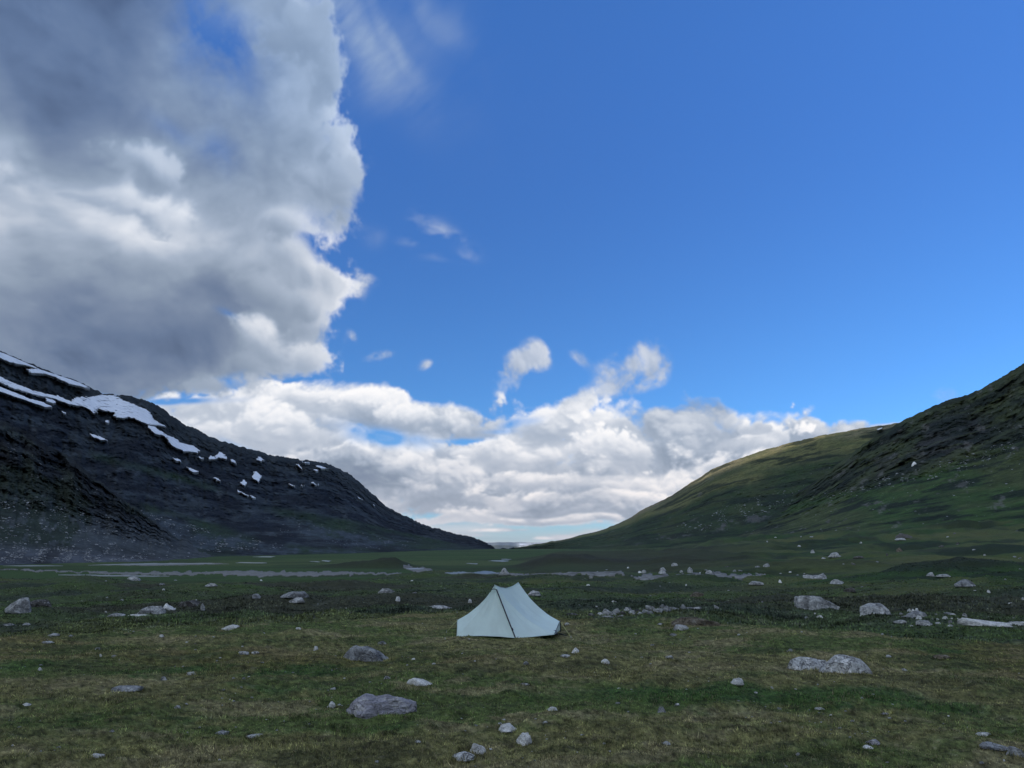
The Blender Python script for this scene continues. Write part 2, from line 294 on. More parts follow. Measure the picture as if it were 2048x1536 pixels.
        l = g + (b - g) * smooth(-.35, .75, t) + .08 * smooth(.4, .0, D) + lit(ib + .5 * ib2, .04)[sl] * (.3 + b * .5)
        oa = O[sl]; o = a + oa * (1 - a); L[sl] = np.where(o > 1e-4, (l * a + L[sl] * oa * (1 - a)) / np.maximum(o, 1e-4), L[sl]); O[sl] = o
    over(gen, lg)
    O = O * smooth(-3, -.6, E)
    mk_ = smooth(10, 15, E) * smooth(-7, -13, A) * smooth(-60, -45, A) * .42 * smooth(.90, 1.0, blur(O, 4))
    L = L + (blur(L * np.maximum(O, .02), 3) / np.maximum(blur(np.maximum(O, .02), 3), .02) - L) * mk_; O = O + (blur(O, 3) - O) * mk_
    L = np.clip(L, .06, 1.1)
    # tone -> colour: dark parts are a blue grey, bright parts nearly white, a trace warmer low down
    warm = smooth(9, 2, E)[..., None]
    stops = np.array([.05, .15, .25, .35, .50, .70, .90, 1.1])
    R = np.interp(L, stops, [.090, .140, .200, .270, .385, .600, .840, 1.0]); G = np.interp(L, stops, [.130, .195, .258, .335, .455, .650, .860, .99]); Bc = np.interp(L, stops, [.22, .310, .370, .440, .570, .740, .910, 1.0])
    rgb = np.stack([R, G, Bc], -1).astype(np.float32)
    # unseen clouds brightened as fill for the ground, most of all towards the sun
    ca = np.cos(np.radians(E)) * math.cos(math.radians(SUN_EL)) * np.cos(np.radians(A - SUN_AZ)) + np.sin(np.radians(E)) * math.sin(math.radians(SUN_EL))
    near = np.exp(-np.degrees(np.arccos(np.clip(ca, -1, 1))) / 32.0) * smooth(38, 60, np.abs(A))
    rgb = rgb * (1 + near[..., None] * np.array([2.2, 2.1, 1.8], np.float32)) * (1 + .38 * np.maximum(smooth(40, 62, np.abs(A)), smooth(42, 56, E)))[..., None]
    up_blue = (smooth(18, 34, E) * smooth(60, 45, np.abs(A)) * smooth(60, 48, E))[..., None]
    rgb = rgb * (1 + up_blue * np.array([-.12, -.01, .12], np.float32)) * (1 + warm * np.array([.05, -.01, -.05], np.float32))
    return np.concatenate([rgb, O[..., None].astype(np.float32)], -1)
# ---------------------------------------------------------------- world: Nishita sky with the clouds over it
SKY_STRENGTH = .15
world = bpy.data.worlds.new('World'); sc.world = world; world.use_nodes = True
nt = world.node_tree; nt.nodes.clear()
CL = clouds()
img = bpy.data.images.new('clouds', CL.shape[1], CL.shape[0], alpha=True, float_buffer=True)
img.colorspace_settings.name = 'Non-Color'; img.alpha_mode = 'CHANNEL_PACKED'
img.pixels.foreach_set(np.ascontiguousarray(CL, np.float32).ravel()); img.update()
del CL
def N(t, **k):
    n = nt.nodes.new(t)
    for a, b in k.items(): setattr(n, a, b)
    return n
def M(op, a, b=None):
    n = N('ShaderNodeMath', operation=op)
    for i, v in enumerate((a, b)):
        if v is None: continue
        if isinstance(v, (int, float)): n.inputs[i].default_value = v
        else: nt.links.new(v, n.inputs[i])
    return n.outputs[0]
tc = N('ShaderNodeTexCoord'); sp = N('ShaderNodeSeparateXYZ'); nt.links.new(tc.outputs['Generated'], sp.inputs[0])
azn = M('ARCTAN2', sp.outputs[0], sp.outputs[1]); eln = M('ARCSINE', sp.outputs[2])
u = M('ADD', M('DIVIDE', azn, 2 * math.pi), .5)
v = M('DIVIDE', M('SUBTRACT', M('MULTIPLY', eln, 180 / math.pi), SK_EL0), SK_EL1 - SK_EL0)
cb = N('ShaderNodeCombineXYZ'); nt.links.new(u, cb.inputs[0]); nt.links.new(v, cb.inputs[1])
im = N('ShaderNodeTexImage', image=img, interpolation='Cubic', extension='EXTEND'); nt.links.new(cb.outputs[0], im.inputs[0])
sky = N('ShaderNodeTexSky', sky_type='NISHITA'); sky.sun_disc = False
sky.sun_elevation = R(SUN_EL + 3); sky.sun_rotation = R(SUN_AZ); sky.altitude = 700; sky.air_density = 1.0; sky.dust_density = .0; sky.ozone_density = 6.0
# the camera's blue response: one gain per elevation, the same all the way round
rp = N('ShaderNodeValToRGB'); cr = rp.color_ramp; cr.interpolation = 'B_SPLINE'
for i, (e_, c_) in enumerate([(0, (.92, 1.12, 1.32)), (14, (1.02, 1.13, 1.27)), (27, (1.10, 1.22, 1.50)), (40, (1.5, 1.72, 2.05)), (62, (1.5, 1.7, 1.9))]):
    el_ = cr.elements[i] if i < 2 else cr.elements.new(e_ / 90)
    el_.position = e_ / 90; el_.color = (c_[0] / 4, c_[1] / 4, c_[2] / 4, 1)
nt.links.new(M('DIVIDE', eln, math.pi / 2), rp.inputs[0])
gx = N('ShaderNodeVectorMath', operation='MULTIPLY'); nt.links.new(sky.outputs[0], gx.inputs[0]); nt.links.new(rp.outputs[0], gx.inputs[1])
hs = N('ShaderNodeVectorMath', operation='SCALE'); hs.inputs['Scale'].default_value = 4.0; nt.links.new(gx.outputs[0], hs.inputs[0])
sc_ = N('ShaderNodeVectorMath', operation='SCALE'); sc_.inputs['Scale'].default_value = 1 / SKY_STRENGTH; nt.links.new(im.outputs[0], sc_.inputs[0])
mx = N('ShaderNodeMix', data_type='RGBA'); nt.links.new(im.outputs['Alpha'], mx.inputs[0]); nt.links.new(hs.outputs[0], mx.inputs[6]); nt.links.new(sc_.outputs[0], mx.inputs[7])
bg = N('ShaderNodeBackground'); bg.inputs['Strength'].default_value = SKY_STRENGTH; nt.links.new(mx.outputs[2], bg.inputs[0])
wo = N('ShaderNodeOutputWorld'); nt.links.new(bg.outputs[0], wo.inputs[0])
world.cycles.sampling_method = 'MANUAL'; world.cycles.sample_map_resolution = 1024
print('sky', round(time.time() - T0, 1))
# ---------------------------------------------------------------- materials
class Mat:
    def __init__(s, name):
        s.m = bpy.data.materials.new(name); s.m.use_nodes = True; s.t = s.m.node_tree; s.b = s.t.nodes['Principled BSDF']
    def n(s, t, **k):
        n = s.t.nodes.new(t)
        for a, b in k.items(): setattr(n, a, b)
        return n
    def l(s, a, b): s.t.links.new(a, b)
    def coord(s, kind='Object'): return s.n('ShaderNodeTexCoord').outputs[kind]
    def pos(s): return s.n('ShaderNodeNewGeometry').outputs['Position']
    def noise(s, vec, scale, detail=4, rough=.55, dist=0.0):
        n = s.n('ShaderNodeTexNoise'); n.inputs['Scale'].default_value = scale; n.inputs['Detail'].default_value = detail; n.inputs['Roughness'].default_value = rough
        n.inputs['Distortion'].default_value = dist; s.l(vec, n.inputs['Vector']); return n.outputs['Fac']
    def vor(s, vec, scale, feat='F1', out='Distance'):
        n = s.n('ShaderNodeTexVoronoi', feature=feat); n.inputs['Scale'].default_value = scale; s.l(vec, n.inputs['Vector']); return n.outputs[out]
    def map(s, vec, sc_=(1, 1, 1), rot=(0, 0, 0)):
        n = s.n('ShaderNodeMapping'); n.inputs['Scale'].default_value = sc_; n.inputs['Rotation'].default_value = rot; s.l(vec, n.inputs[0]); return n.outputs[0]
    def ramp(s, fac, stops):
        n = s.n('ShaderNodeValToRGB'); c = n.color_ramp
        while len(c.elements) < len(stops): c.elements.new(.5)
        for e, (p, col) in zip(c.elements, stops):
            e.position = p; e.color = (*col, 1) if isinstance(col, tuple) else (col, col, col, 1)
        s.l(fac, n.inputs[0]); return n.outputs[0]
    def mix(s, fac, a, b, mode='MIX'):
        n = s.n('ShaderNodeMix', data_type='RGBA', blend_type=mode)
        for v, i in ((fac, 0), (a, 6), (b, 7)):
            if isinstance(v, (int, float)): n.inputs[i].default_value = v
            elif isinstance(v, tuple): n.inputs[i].default_value = (*v, 1)
            else: s.l(v, n.inputs[i])
        return n.outputs[2]
    def math(s, op, a, b=0.0):
        n = s.n('ShaderNodeMath', operation=op)
        for i, v in enumerate((a, b)):
            if isinstance(v, (int, float)): n.inputs[i].default_value = v
            else: s.l(v, n.inputs[i])
        return n.outputs[0]
    def bump(s, h, strength=.5, dist=.1, prev=None):
        n = s.n('ShaderNodeBump'); n.inputs['Strength'].default_value = strength; n.inputs['Distance'].default_value = dist; s.l(h, n.inputs['Height'])
        if prev is not None: s.l(prev, n.inputs['Normal'])
        return n.outputs[0]
    def fin(s, col=None, rough=.9, normal=None, spec=.25):
        if col is not None:
            if isinstance(col, tuple): s.b.inputs['Base Color'].default_value = (*col, 1)
            else: s.l(col, s.b.inputs['Base Color'])
        s.b.inputs['Roughness'].default_value = rough; s.b.inputs['Specular IOR Level'].default_value = spec
        if normal is not None: s.l(normal, s.b.inputs['Normal'])
        return s.m
    def attr(s, name):
        n = s.n('ShaderNodeAttribute'); n.attribute_name = name; return n.outputs['Color']

# ---------------------------------------------------------------- noise over the ground, in metres
NF = tile_noise(1024, 1.9, 71, lo=5); NR = tile_noise(1024, 1.4, 72, lo=6); NB = billow_tile(1024, 80); NS = tile_noise(1024, 2.4, 73, lo=4); NW = tile_noise(1024, .85, 74, lo=14)
def g2(t, x, y, s, ox=0, oy=0): return gather(t, np.asarray(x, float) * s + ox, np.asarray(y, float) * s + oy)

def azd(x, y): return np.degrees(np.arctan2(x, y)), np.hypot(x, y)
def row_el(px, py): return px_azel(px, py)[1]

# height of the valley bottom by direction (a column of the view) and distance
_cols = [(-180, 'b'), (-60, 'L'), (-33, 'L'), (-16, 'L'), (-6, 'C'), (0, 'C'), (4, 'K'), (9, 'K'), (18, 'M'), (33, 'R'), (60, 'R'), (120, 'b'), (180, 'b')]
_tab = {
    'b': [(0, 0), (30, 0), (200, -2), (500, 0), (1500, 10), (8000, 60), (60000, 60)],
    'L': [(0, 0), (22.6, -.02), (25.5, -.34), (31, -.68), (45, -1.2), (76, -1.95), (125, -3.3), (185, -4.75), (200, -5.15), (215, -5.5), (270, -5.55), (440, -5.2), (800, -5.8), (1300, -6.6), (5000, -9), (12000, -16), (20000, -60), (60000, -200)],
    'C': [(0, 0), (25.5, -.02), (29, -.35), (35, -.7), (50, -1.3), (76, -2.05), (125, -3.4), (185, -4.75), (205, -5.3), (270, -5.5), (440, -5.6), (800, -6.0), (1300, -6.6), (5000, -9), (12000, -16), (20000, -60), (60000, -200)],
    'K': [(0, 0), (23, -.02), (27, -.35), (35, -.75), (50, -1.35), (76, -2.1), (125, -3.5), (185, -4.8), (205, -5.1), (250, -4.0), (320, -2.4), (400, -.3), (470, .1), (560, -1.8), (800, -4.4), (1300, -5.5), (5000, -9), (12000, -16), (20000, -60), (60000, -200)],
    'M': [(0, 0), (22, -.02), (24.5, -.35), (31, -.7), (50, -1.3), (76, -2.2), (125, -3.5), (185, -4.3), (205, -4.2), (250, -3.0), (330, -1.2), (450, .5), (625, 3.4), (875, 9), (1300, 18), (3000, 30), (60000, 0)],
    'R': [(0, 0), (21, -.02), (23.5, -.36), (31, -.6), (44, -.85), (76, -1.2), (125, -1.75), (180, -1.9), (200, -1.9), (310, 1.2), (440, 5.2), (625, 13.5), (875, 28), (1300, 50), (3000, 60), (60000, 0)]}
_LD = np.linspace(0, math.log(60001), 600)
_TB = np.stack([np.interp(np.exp(_LD) - 1, *zip(*_tab[k])) for _, k in _cols])
_CA = np.array([c for c, _ in _cols], float)
for _ in range(3): _TB[:, 1:-1] = (_TB[:, :-2] + 2 * _TB[:, 1:-1] + _TB[:, 2:]) / 4
def ground_base(az, D):
    i = np.clip(np.searchsorted(_CA, az, side='right') - 1, 0, len(_CA) - 2)
    f = np.clip((az - _CA[i]) / (_CA[i + 1] - _CA[i]), 0, 1); f = f * f * (3 - 2 * f)
    ld = np.clip(np.log(D + 1) / _LD[-1] * 599, 0, 598.999); j = ld.astype(int); g = ld - j
    return (_TB[i, j] * (1 - g) + _TB[i, j + 1] * g) * (1 - f) + (_TB[i + 1, j] * (1 - g) + _TB[i + 1, j + 1] * g) * f

def edge_dist(az): return np.interp(az, [-60, -33, -24, -14, -8, -3, 3, 6, 10, 18, 33, 60], [22.4, 22.4, 23.0, 23.6, 25.2, 26.2, 25.5, 23.4, 22.4, 21.6, 21.0, 21.0])
def _mk(px, py, hw, hp, dep):
    a, e = px_azel(px, py); a = float(a); D = np.geomspace(15, 1500, 1500); k = np.argmax(EYE + D * math.tan(math.radians(float(e))) < ground_base(np.full(1500, a), D)); D0 = float(D[k])
    return (a, math.degrees(hw / 1560), D0 + dep * .8, dep, hp * D0 / 1547)
MOUNDS = [_mk(*m_) for m_ in [(770, 1136, 48, 17, 14), (700, 1136, 60, 8, 12), (1110, 1132, 90, 14, 40), (1900, 1152, 120, 18, 14), (1620, 1146, 150, 14, 16), (2020, 1140, 110, 14, 16), (1240, 1132, 140, 10, 22),
    (100, 1186, 160, 16, 5), (420, 1192, 140, 12, 4), (700, 1176, 160, 9, 5), (880, 1196, 150, 10, 4), (1180, 1186, 170, 10, 4), (1500, 1206, 220, 10, 3.5), (1330, 1166, 160, 8, 6), (1800, 1196, 180, 9, 4), (2000, 1186, 120, 8, 4), (260, 1210, 120, 8, 2.5), (540, 1216, 110, 12, 2.2), (1420, 1236, 150, 7, 1.6), (1150, 1224, 90, 8, 2)]]
def mounds(az, D):
    z = np.zeros(np.shape(az)); q = np.zeros(np.shape(az))
    for (a, wa, D0, wd, h) in MOUNDS:
        u_ = np.abs((az - a) / wa); v_ = (D - D0) / wd; g = np.exp(-u_ ** 2.6 - np.where(v_ < 0, np.abs(v_ * 1.5) ** 2.4, v_ ** 2)); z = z + h * g; q = np.maximum(q, g)
    return z, q
def heathness(x, y, az, D):                       # 0 on the mown-looking plateau, 1 on the shrub heath past its edge
    e = edge_dist(az) + 1.0 * g2(NF, x, y, 14, 200, 40) * .45 + .15 * g2(NR, x, y, 60)
    return smooth(-.5, .7, D - e)
def flatness(x, y, az, D):                        # 1 on the river plain
    n = g2(NF, x, y, 1.2, 500, 100) * 8
    m = smooth(186, 200, D + n) * (1 - smooth(4, 12, az))
    band = smooth(180, 192, D + n) * smooth(214, 204, D + n)
    return np.maximum(m, band * smooth(40, 20, az))
def ground_z(x, y):
    az, D = azd(x, y)
    z = ground_base(az, D)
    h = heathness(x, y, az, D); fl = flatness(x, y, az, D)
    z = z + (1 - h) * (.035 * g2(NF, x, y, 22) + .018 * g2(NF, x, y, 90, 30, 60) + .006 * g2(NR, x, y, 320))
    amp = np.interp(D, [20, 30, 60, 120, 190, 400, 1200, 5000], [.10, .34, .60, .9, .8, 1.3, 2.6, 3])
    und = .55 * g2(NF, x, y, 4.2, 11, 90) + .55 * g2(NS, x * .55, y, 3.0, 77, 400)
    big = g2(NF, x, y, .7, 300, 20) * smooth(60, 300, D)
    z = z + h * (1 - .93 * fl) * amp * (und * .8 + big * .9 - .15)
    z = z + h * mounds(az, D)[0] * (1 + .12 * g2(NF, x, y, 9, 9, 9))
    bump = (g2(NB, x, y, 26, 5, 9) * .6 + g2(NB, x, y, 75, 5, 9) * .35) * smooth(300, 60, D)
    z = z + h * (1 - fl) * .10 * bump
    return z

def pick_ground(px, py, dmax=3000.0):
    d = px_dir(px, py); az = math.atan2(d[0], d[1]); hor = math.hypot(d[0], d[1]); s = d[2] / hor
    D = np.geomspace(6, dmax, 1500); x = D * math.sin(az); y = D * math.cos(az)
    below = (EYE + D * s) < ground_z(x, y)
    if not below.any(): return None
    k = int(np.argmax(below)); a, b = (D[k - 1], D[k]) if k else (D[0], D[0])
    for _ in range(12):
        m = (a + b) / 2
        if EYE + m * s < float(ground_z(np.array([m * math.sin(az)]), np.array([m * math.cos(az)]))[0]): b = m
        else: a = m
    return b * math.sin(az), b * math.cos(az), float(ground_z(np.array([b * math.sin(az)]), np.array([b * math.cos(az)]))[0]), b

def mixc(c, m, col):
    m = np.clip(m, 0, 1)[..., None]; return c * (1 - m) + np.array(col) * m
_lush = []
for (px, py, rx, ry, v) in [(1390, 1385, 260, 22, 1), (1640, 1392, 220, 22, 1), (1850, 1410, 150, 14, .7), (600, 1340, 150, 16, .8), (320, 1335, 170, 16, .6), (800, 1400, 110, 16, .5), (1880, 1296, 60, 5, .8), (150, 1440, 160, 20, .5), (770, 1450, 90, 10, .6), (360, 1435, 60, 16, .5), (1500, 1350, 120, 10, .5), (560, 1375, 200, 14, .5), (1060, 1390, 80, 14, .5), (1180, 1330, 80, 8, .5), (60, 1330, 100, 14, .6)]:
    a0, e0 = px_azel(px, py); D0 = EYE / math.tan(-math.radians(float(e0))); e1 = float(px_azel(px, py - ry)[1]); D1 = EYE / math.tan(-math.radians(e1))
    _lush.append((D0 * math.sin(math.radians(float(a0))), D0 * math.cos(math.radians(float(a0))), D0 * rx / 1600, (D1 - D0) * 1.1, v))
def ground_col(x, y):
    az, D = azd(x, y)
    n1 = g2(NF, x * .45, y, 30, 7, 3); n2 = g2(NF, x * .6, y, 75, 70, 31); n3 = g2(NR, x, y, 170); n4 = g2(NS, x * .5, y, 18, 300, 30); n5 = g2(NR, x, y, 420, 9, 4)
    c = np.ones(x.shape + (3,)) * np.array([.160, .156, .064])                 # dry turf
    c = mixc(c, smooth(-.9, .9, n1 + .3 * n3), (.090, .122, .038))            # mossy green
    c = mixc(c, smooth(.3, 1.6, n2 + .5 * n3) * .8, (.215, .190, .100))         # straw
    c = mixc(c, smooth(.6, 1.6, -n2 + .4 * n4 + .4 * n3) * .5, (.046, .050, .024))   # dark earth and crowberry
    c = mixc(c, smooth(1.0, 1.9, n4 + .4 * n2) * .5, (.120, .098, .034))        # rusty moss
    lush = np.zeros(x.shape)
    for (lx, ly, rx, ry, v) in _lush:
        lush = np.maximum(lush, v * np.exp(-((x - lx) / rx) ** 2 - ((y - ly) / ry) ** 2))
    c = mixc(c, smooth(.25, .75, lush + .10 * n2 + .08 * n3) * .92, (.046, .092, .024))
    c = mixc(c, smooth(1.3, 2.4, n5 + .3 * n3) * .35, (.17, .16, .12))
    h = heathness(x, y, az, D)
    # shrub heath
    f = np.interp(D, [20, 120, 400], [1, 1, .5])
    k1 = g2(NF, x * .35, y, 12, 44, 2); k2 = g2(NF, x * .3, y, 5, 44, 200); k3 = g2(NR, x, y, 50, 3, 1); k4 = g2(NF, x * .3, y, 1.6, 44, 200)
    hc = np.ones(x.shape + (3,)) * np.array([.060, .084, .038])
    hc = mixc(hc, smooth(-.2, 1.2, k1) * .9, (.060, .094, .032))
    hc = mixc(hc, smooth(.3, 1.5, k2 + .3 * k3) * .9, (.084, .098, .040))
    hc = mixc(hc, smooth(.2, 1.4, -k1 + .4 * k2) * .8, (.034, .046, .034))
    hc = mixc(hc, smooth(.5, 1.7, -k2 + .3 * k1) * .8, (.044, .044, .032))
    hc = mixc(hc, smooth(.9, 1.8, k3) * .4 * f, (.10, .11, .09))
    c = c * (1 - h[..., None]) + hc * h[..., None]
    lD = np.log(np.maximum(D, 1)); sb = gather(NF, az * 5 + 40, lD * 330); sb2 = gather(NR, az * 12 + 40, lD * 500)
    hc = mixc(hc, smooth(.5, 1.5, -sb - .3 * sb2) * .6, (.022, .032, .020)); hc = mixc(hc, smooth(.2, 1.2, sb + .3 * sb2) * .75, (.092, .120, .042))
    mq = mounds(az, D)[1]
    hc = mixc(hc, mq * .55 * smooth(-1.2, .6, k1) * smooth(260, 60, D), (.080, .108, .042))
    hc = mixc(hc, mq * .75 * smooth(70, 150, D), (.034, .038, .030))
    # right-hand pasture beyond the heath: more olive and dry
    rg = smooth(6, 20, az) * smooth(60, 130, D)
    pc = np.ones(x.shape + (3,)) * np.array([.052, .084, .028]); pc = mixc(pc, smooth(-.3, 1, k4 + .4 * k2), (.074, .096, .036)); pc = mixc(pc, smooth(.2, 1.2, -k4 + .5 * k2), (.036, .070, .022)); pc = mixc(pc, smooth(.6, 1.5, -k2 + .4 * k1) * .7, (.036, .042, .028))
    pc = mixc(pc, smooth(.2, 1.2, -sb - .3 * sb2) * .85, (.022, .034, .018)); pc = mixc(pc, smooth(.4, 1.3, sb + .3 * sb2) * .7, (.100, .112, .044)); pc = mixc(pc, mq * .6, (.036, .040, .030))
    c = c * (1 - rg[..., None]) + pc * rg[..., None]
    # meadow on the valley floor
    fl = flatness(x, y, az, D)
    mc = np.ones(x.shape + (3,)) * np.array([.048, .086, .030]); k5 = g2(NF, x * .25, y * 1.0, .8, 4, 20)
    mc = mixc(mc, smooth(-.2, 1.2, k5 + .3 * k4), (.070, .100, .038)); mc = mixc(mc, smooth(.2, 1.3, -sb - .4 * sb2) * .7, (.034, .056, .024)); mc = mixc(mc, smooth(.6, 1.6, -k5) * smooth(700, 300, D), (.040, .056, .026))
    m = fl * smooth(10, 4, az)
    c = c * (1 - m[..., None]) + mc * m[..., None]
    # brown moraine past the river, right of the middle
    mo = smooth(.2, 1.2, az + .25 * k4) * smooth(20, 12, az) * smooth(214, 235, D) * smooth(640, 520, D)
    c = mixc(c, mo * (.55 + .3 * smooth(-1, 1, k2)), (.042, .046, .028))
    c = mixc(c, mq * .85 * smooth(205, 250, D), (.036, .038, .028))
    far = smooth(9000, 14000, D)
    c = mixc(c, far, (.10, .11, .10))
    return c * (1 + np.clip(.38 * g2(NW, x, y, 110, 3, 5), -.7, .9) * smooth(90, 20, D))[..., None]

# ---------------------------------------------------------------- mesh helpers
def mesh_from(name, V, F, cols=None, smooth_=True, mat=None):
    me = bpy.data.meshes.new(name); V = np.ascontiguousarray(V, np.float32); F = np.ascontiguousarray(F, np.int32)
    k = F.shape[1]
    me.vertices.add(len(V)); me.vertices.foreach_set('co', V.ravel())
    me.loops.add(F.size); me.loops.foreach_set('vertex_index', F.ravel())
    me.polygons.add(len(F)); me.polygons.foreach_set('loop_start', np.arange(0, F.size, k, dtype=np.int32)); me.polygons.foreach_set('loop_total', np.full(len(F), k, np.int32))
    me.polygons.foreach_set('use_smooth', np.full(len(F), smooth_, bool))
    me.update(calc_edges=True)
    if cols is not None:
        a = me.color_attributes.new('Col', 'FLOAT_COLOR', 'POINT')
        c = np.ones((len(V), 4), np.float32); c[:, :3] = cols; a.data.foreach_set('color', c.ravel())
    if mat: me.materials.append(mat)
    return me
def put(name, me, label=None, cat=None, group=None, kind=None, parent=None, loc=None):
    o = bpy.data.objects.new(name, me); COL.objects.link(o)
    if loc is not None: o.location = loc
    if parent is not None: o.parent = parent
    for k, v in (('label', label), ('category', cat), ('group', group), ('kind', kind)):
        if v: o[k] = v
    return o
def grid_faces(nr, nc, wrap=False, mask=None):
    i = np.arange(nr - 1)[:, None]; j = np.arange(nc if wrap else nc - 1)[None]; j2 = (j + 1) % nc
    F = np.stack([i * nc + j, i * nc + j2, (i + 1) * nc + j2, (i + 1) * nc + j], -1).reshape(-1, 4)
    return F

# ---------------------------------------------------------------- ground sheet
def m_ground():
    m = Mat('tundra_ground'); p = m.pos()
    a = m.noise(p, 9, 6, .7); b = m.noise(p, 60, 3, .7); c = m.noise(m.map(p, (.4, 1, 1)), 1.3, 5, .6)
    f = m.ramp(a, [(.25, .45), (.5, .9), (.75, 1.4)]); f2 = m.ramp(b, [(.3, .55), (.7, 1.35)]); f3 = m.ramp(c, [(.3, .8), (.7, 1.18)])
    col = m.mix(1.0, m.attr('Col'), f, 'MULTIPLY'); col = m.mix(1.0, col, f2, 'MULTIPLY'); col = m.mix(1.0, col, f3, 'MULTIPLY')
    h = m.math('ADD', a, m.math('MULTIPLY', b, .35))
    nb = m.bump(h, .9, .07); nb = m.bump(c, .5, .25, nb)
    return m.fin(col, .95, nb, .1)
GM = m_ground()
az_f = np.arange(-37, 37.001, .115)
azs = np.concatenate([np.linspace(-180, -62, 40)[:-1], np.linspace(-62, -37, 60)[:-1], az_f, np.linspace(37, 62, 60)[1:], np.linspace(62, 180, 40)[1:-1]])
Dn = np.concatenate([[.01, 1, 2.5, 4.5], np.geomspace(6.2, 270, 640)])
Df = np.concatenate([np.geomspace(270, 6000, 150)[1:], np.geomspace(6000, 60000, 24)[1:]])
DD = np.concatenate([Dn, Df])
AZg, Dg = np.meshgrid(np.radians(azs), DD)
X = Dg * np.sin(AZg); Y = Dg * np.cos(AZg); Z = ground_z(X, Y)
V = np.stack([X, Y, Z], -1).reshape(-1, 3); C = ground_col(X, Y).reshape(-1, 3)
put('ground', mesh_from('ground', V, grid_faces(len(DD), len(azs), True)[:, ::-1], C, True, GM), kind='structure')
print('ground', len(V), round(time.time() - T0, 1))

# ---------------------------------------------------------------- mountains
def m_hill():
    m = Mat('mountain_slope'); p = m.pos()
    pz = m.map(p, (.6, .6, 2.6)); a = m.noise(pz, .035, 8, .74); b = m.noise(pz, .20, 4, .7); v = m.noise(m.map(p, (1, 1, .35)), .09, 5, .65, .5)
    col = m.mix(1.0, m.attr('Col'), m.ramp(a, [(.3, .42), (.5, .95), (.72, 1.6)]), 'MULTIPLY'); col = m.mix(1.0, col, m.ramp(b, [(.3, .7), (.7, 1.3)]), 'MULTIPLY')
    nb = m.bump(a, .7, 6.0); nb = m.bump(v, .6, 2.5, nb); nb = m.bump(b, .7, 1.2, nb)
    return m.fin(col, .95, nb, .1)
HM = m_hill()
class Slope:
    """a mountain flank: columns by direction, rows from its foot to its ridge and on down behind"""
    def __init__(s, name, ridge, foot, dridge, dfoot, gpow, azr, azstep, rows, nz, seed, colf, behind=1.35, shape=None, tone=1.0):
        s.az0, s.az1 = azr
        s.azs = np.arange(s.az0, s.az1 + 1e-6, azstep)
        s.nt = rows; s.t = np.linspace(0, 1, rows)
        er = np.interp(s.azs, [a for a, _ in ridge], [e for _, e in ridge]); ef = np.interp(s.azs, [a for a, _ in foot], [e for _, e in foot])
        dr = dridge(s.azs); df = np.minimum(dfoot(s.azs), dr * .95)
        A, T = np.meshgrid(s.azs, s.t)
        rs = (np.interp(A * 37.7 % 1024, np.arange(1024), NR[seed]) * .05 + np.interp(A * 150 % 1024, np.arange(1024), NR[seed + 3]) * .02)
        E = ef + (er - ef) * (T if shape is None else shape(T, A)) + rs * T * nz.get('ridge', 1)
        Dm = df + (dr - df) * T ** gpow
        ln = np.log(Dm)
        n = nz['band'] * gather(NF, A * nz['fa'] + 31 * seed, T * nz['ft'] + A * nz.get('tilt', 0)) + nz['rough'] * gather(NR, A * nz['fa'] * 3.2 + 7 * seed, T * nz['ft'] * .9) \
            + nz['gully'] * (1 - nz.get('gtop', 0) * smooth(.55, .75, T)) * gather(NF, A * nz['ga'] + T * 60, T * 60 + 300) + nz.get('fine', .004) * gather(NR, A * 60, T * 1200)
        w = smooth(0, .10, T) * smooth(1.0, .93, T)
        if 'w' in nz: w = w * nz['w'](A, T)
        Dm = Dm * np.exp(n * w * .9)
        Dm[0] = df
        s.A, s.T, s.E, s.D = A, T, E, Dm; s.name = name
        C = colf(s, A, T) * np.array(tone if isinstance(tone, tuple) else (tone,) * 3)
        # behind the ridge: falls away
        tb = np.linspace(0, 1, 10)[1:, None]
        Db = Dm[-1] * (1 + (behind - 1) * tb); Eb = E[-1] - tb * (1.5 + .3 * np.abs(E[-1])) - .02
        Aall = np.concatenate([A, np.repeat(s.azs[None], 9, 0)]); Dall = np.concatenate([Dm, Db]); Eall = np.concatenate([E, Eb])
        Call = np.concatenate([C, np.repeat(C[-1:], 9, 0)])
        Aall = np.concatenate([A[:1], Aall]); Dall = np.concatenate([df[None] * .99, Dall]); Eall = np.concatenate([E[:1] - 3.0, Eall]); Call = np.concatenate([C[:1], Call])      # the foot runs on down into the ground
        x = Dall * np.sin(np.radians(Aall)); y = Dall * np.cos(np.radians(Aall)); z = EYE + Dall * np.tan(np.radians(Eall))
        V = np.stack([x, y, z], -1).reshape(-1, 3)
        s.obj = put(name, mesh_from(name, V, grid_faces(len(Aall), len(s.azs))[:, ::-1], Call.reshape(-1, 3), True, HM), kind='structure')
    def at(s, px, py):                                      # (azimuth, row parameter) seen at a picture point
        a, e = px_azel(px, py); a = float(a); e = float(e)
        j = (a - s.az0) / (s.azs[1] - s.azs[0])
        if j < 0 or j >= len(s.azs) - 1: return None
        j0 = int(j); f = j - j0; col = s.E[:, j0] * (1 - f) + s.E[:, j0 + 1] * f; col = np.maximum.accumulate(col)
        if e > col[-1] or e < col[0]: return None
        return a, float(np.interp(e, col, s.t))
    def surf(s, a, t):
        j = np.clip((a - s.az0) / (s.azs[1] - s.azs[0]), 0, len(s.azs) - 1.001); i = np.clip(t * (s.nt - 1), 0, s.nt - 1.001)
        j0 = j.astype(int); i0 = i.astype(int); fj = j - j0; fi = i - i0
        def b(q): return (q[i0, j0] * (1 - fj) + q[i0, j0 + 1] * fj) * (1 - fi) + (q[i0 + 1, j0] * (1 - fj) + q[i0 + 1, j0 + 1] * fj) * fi
        return b(s.D), b(s.E)
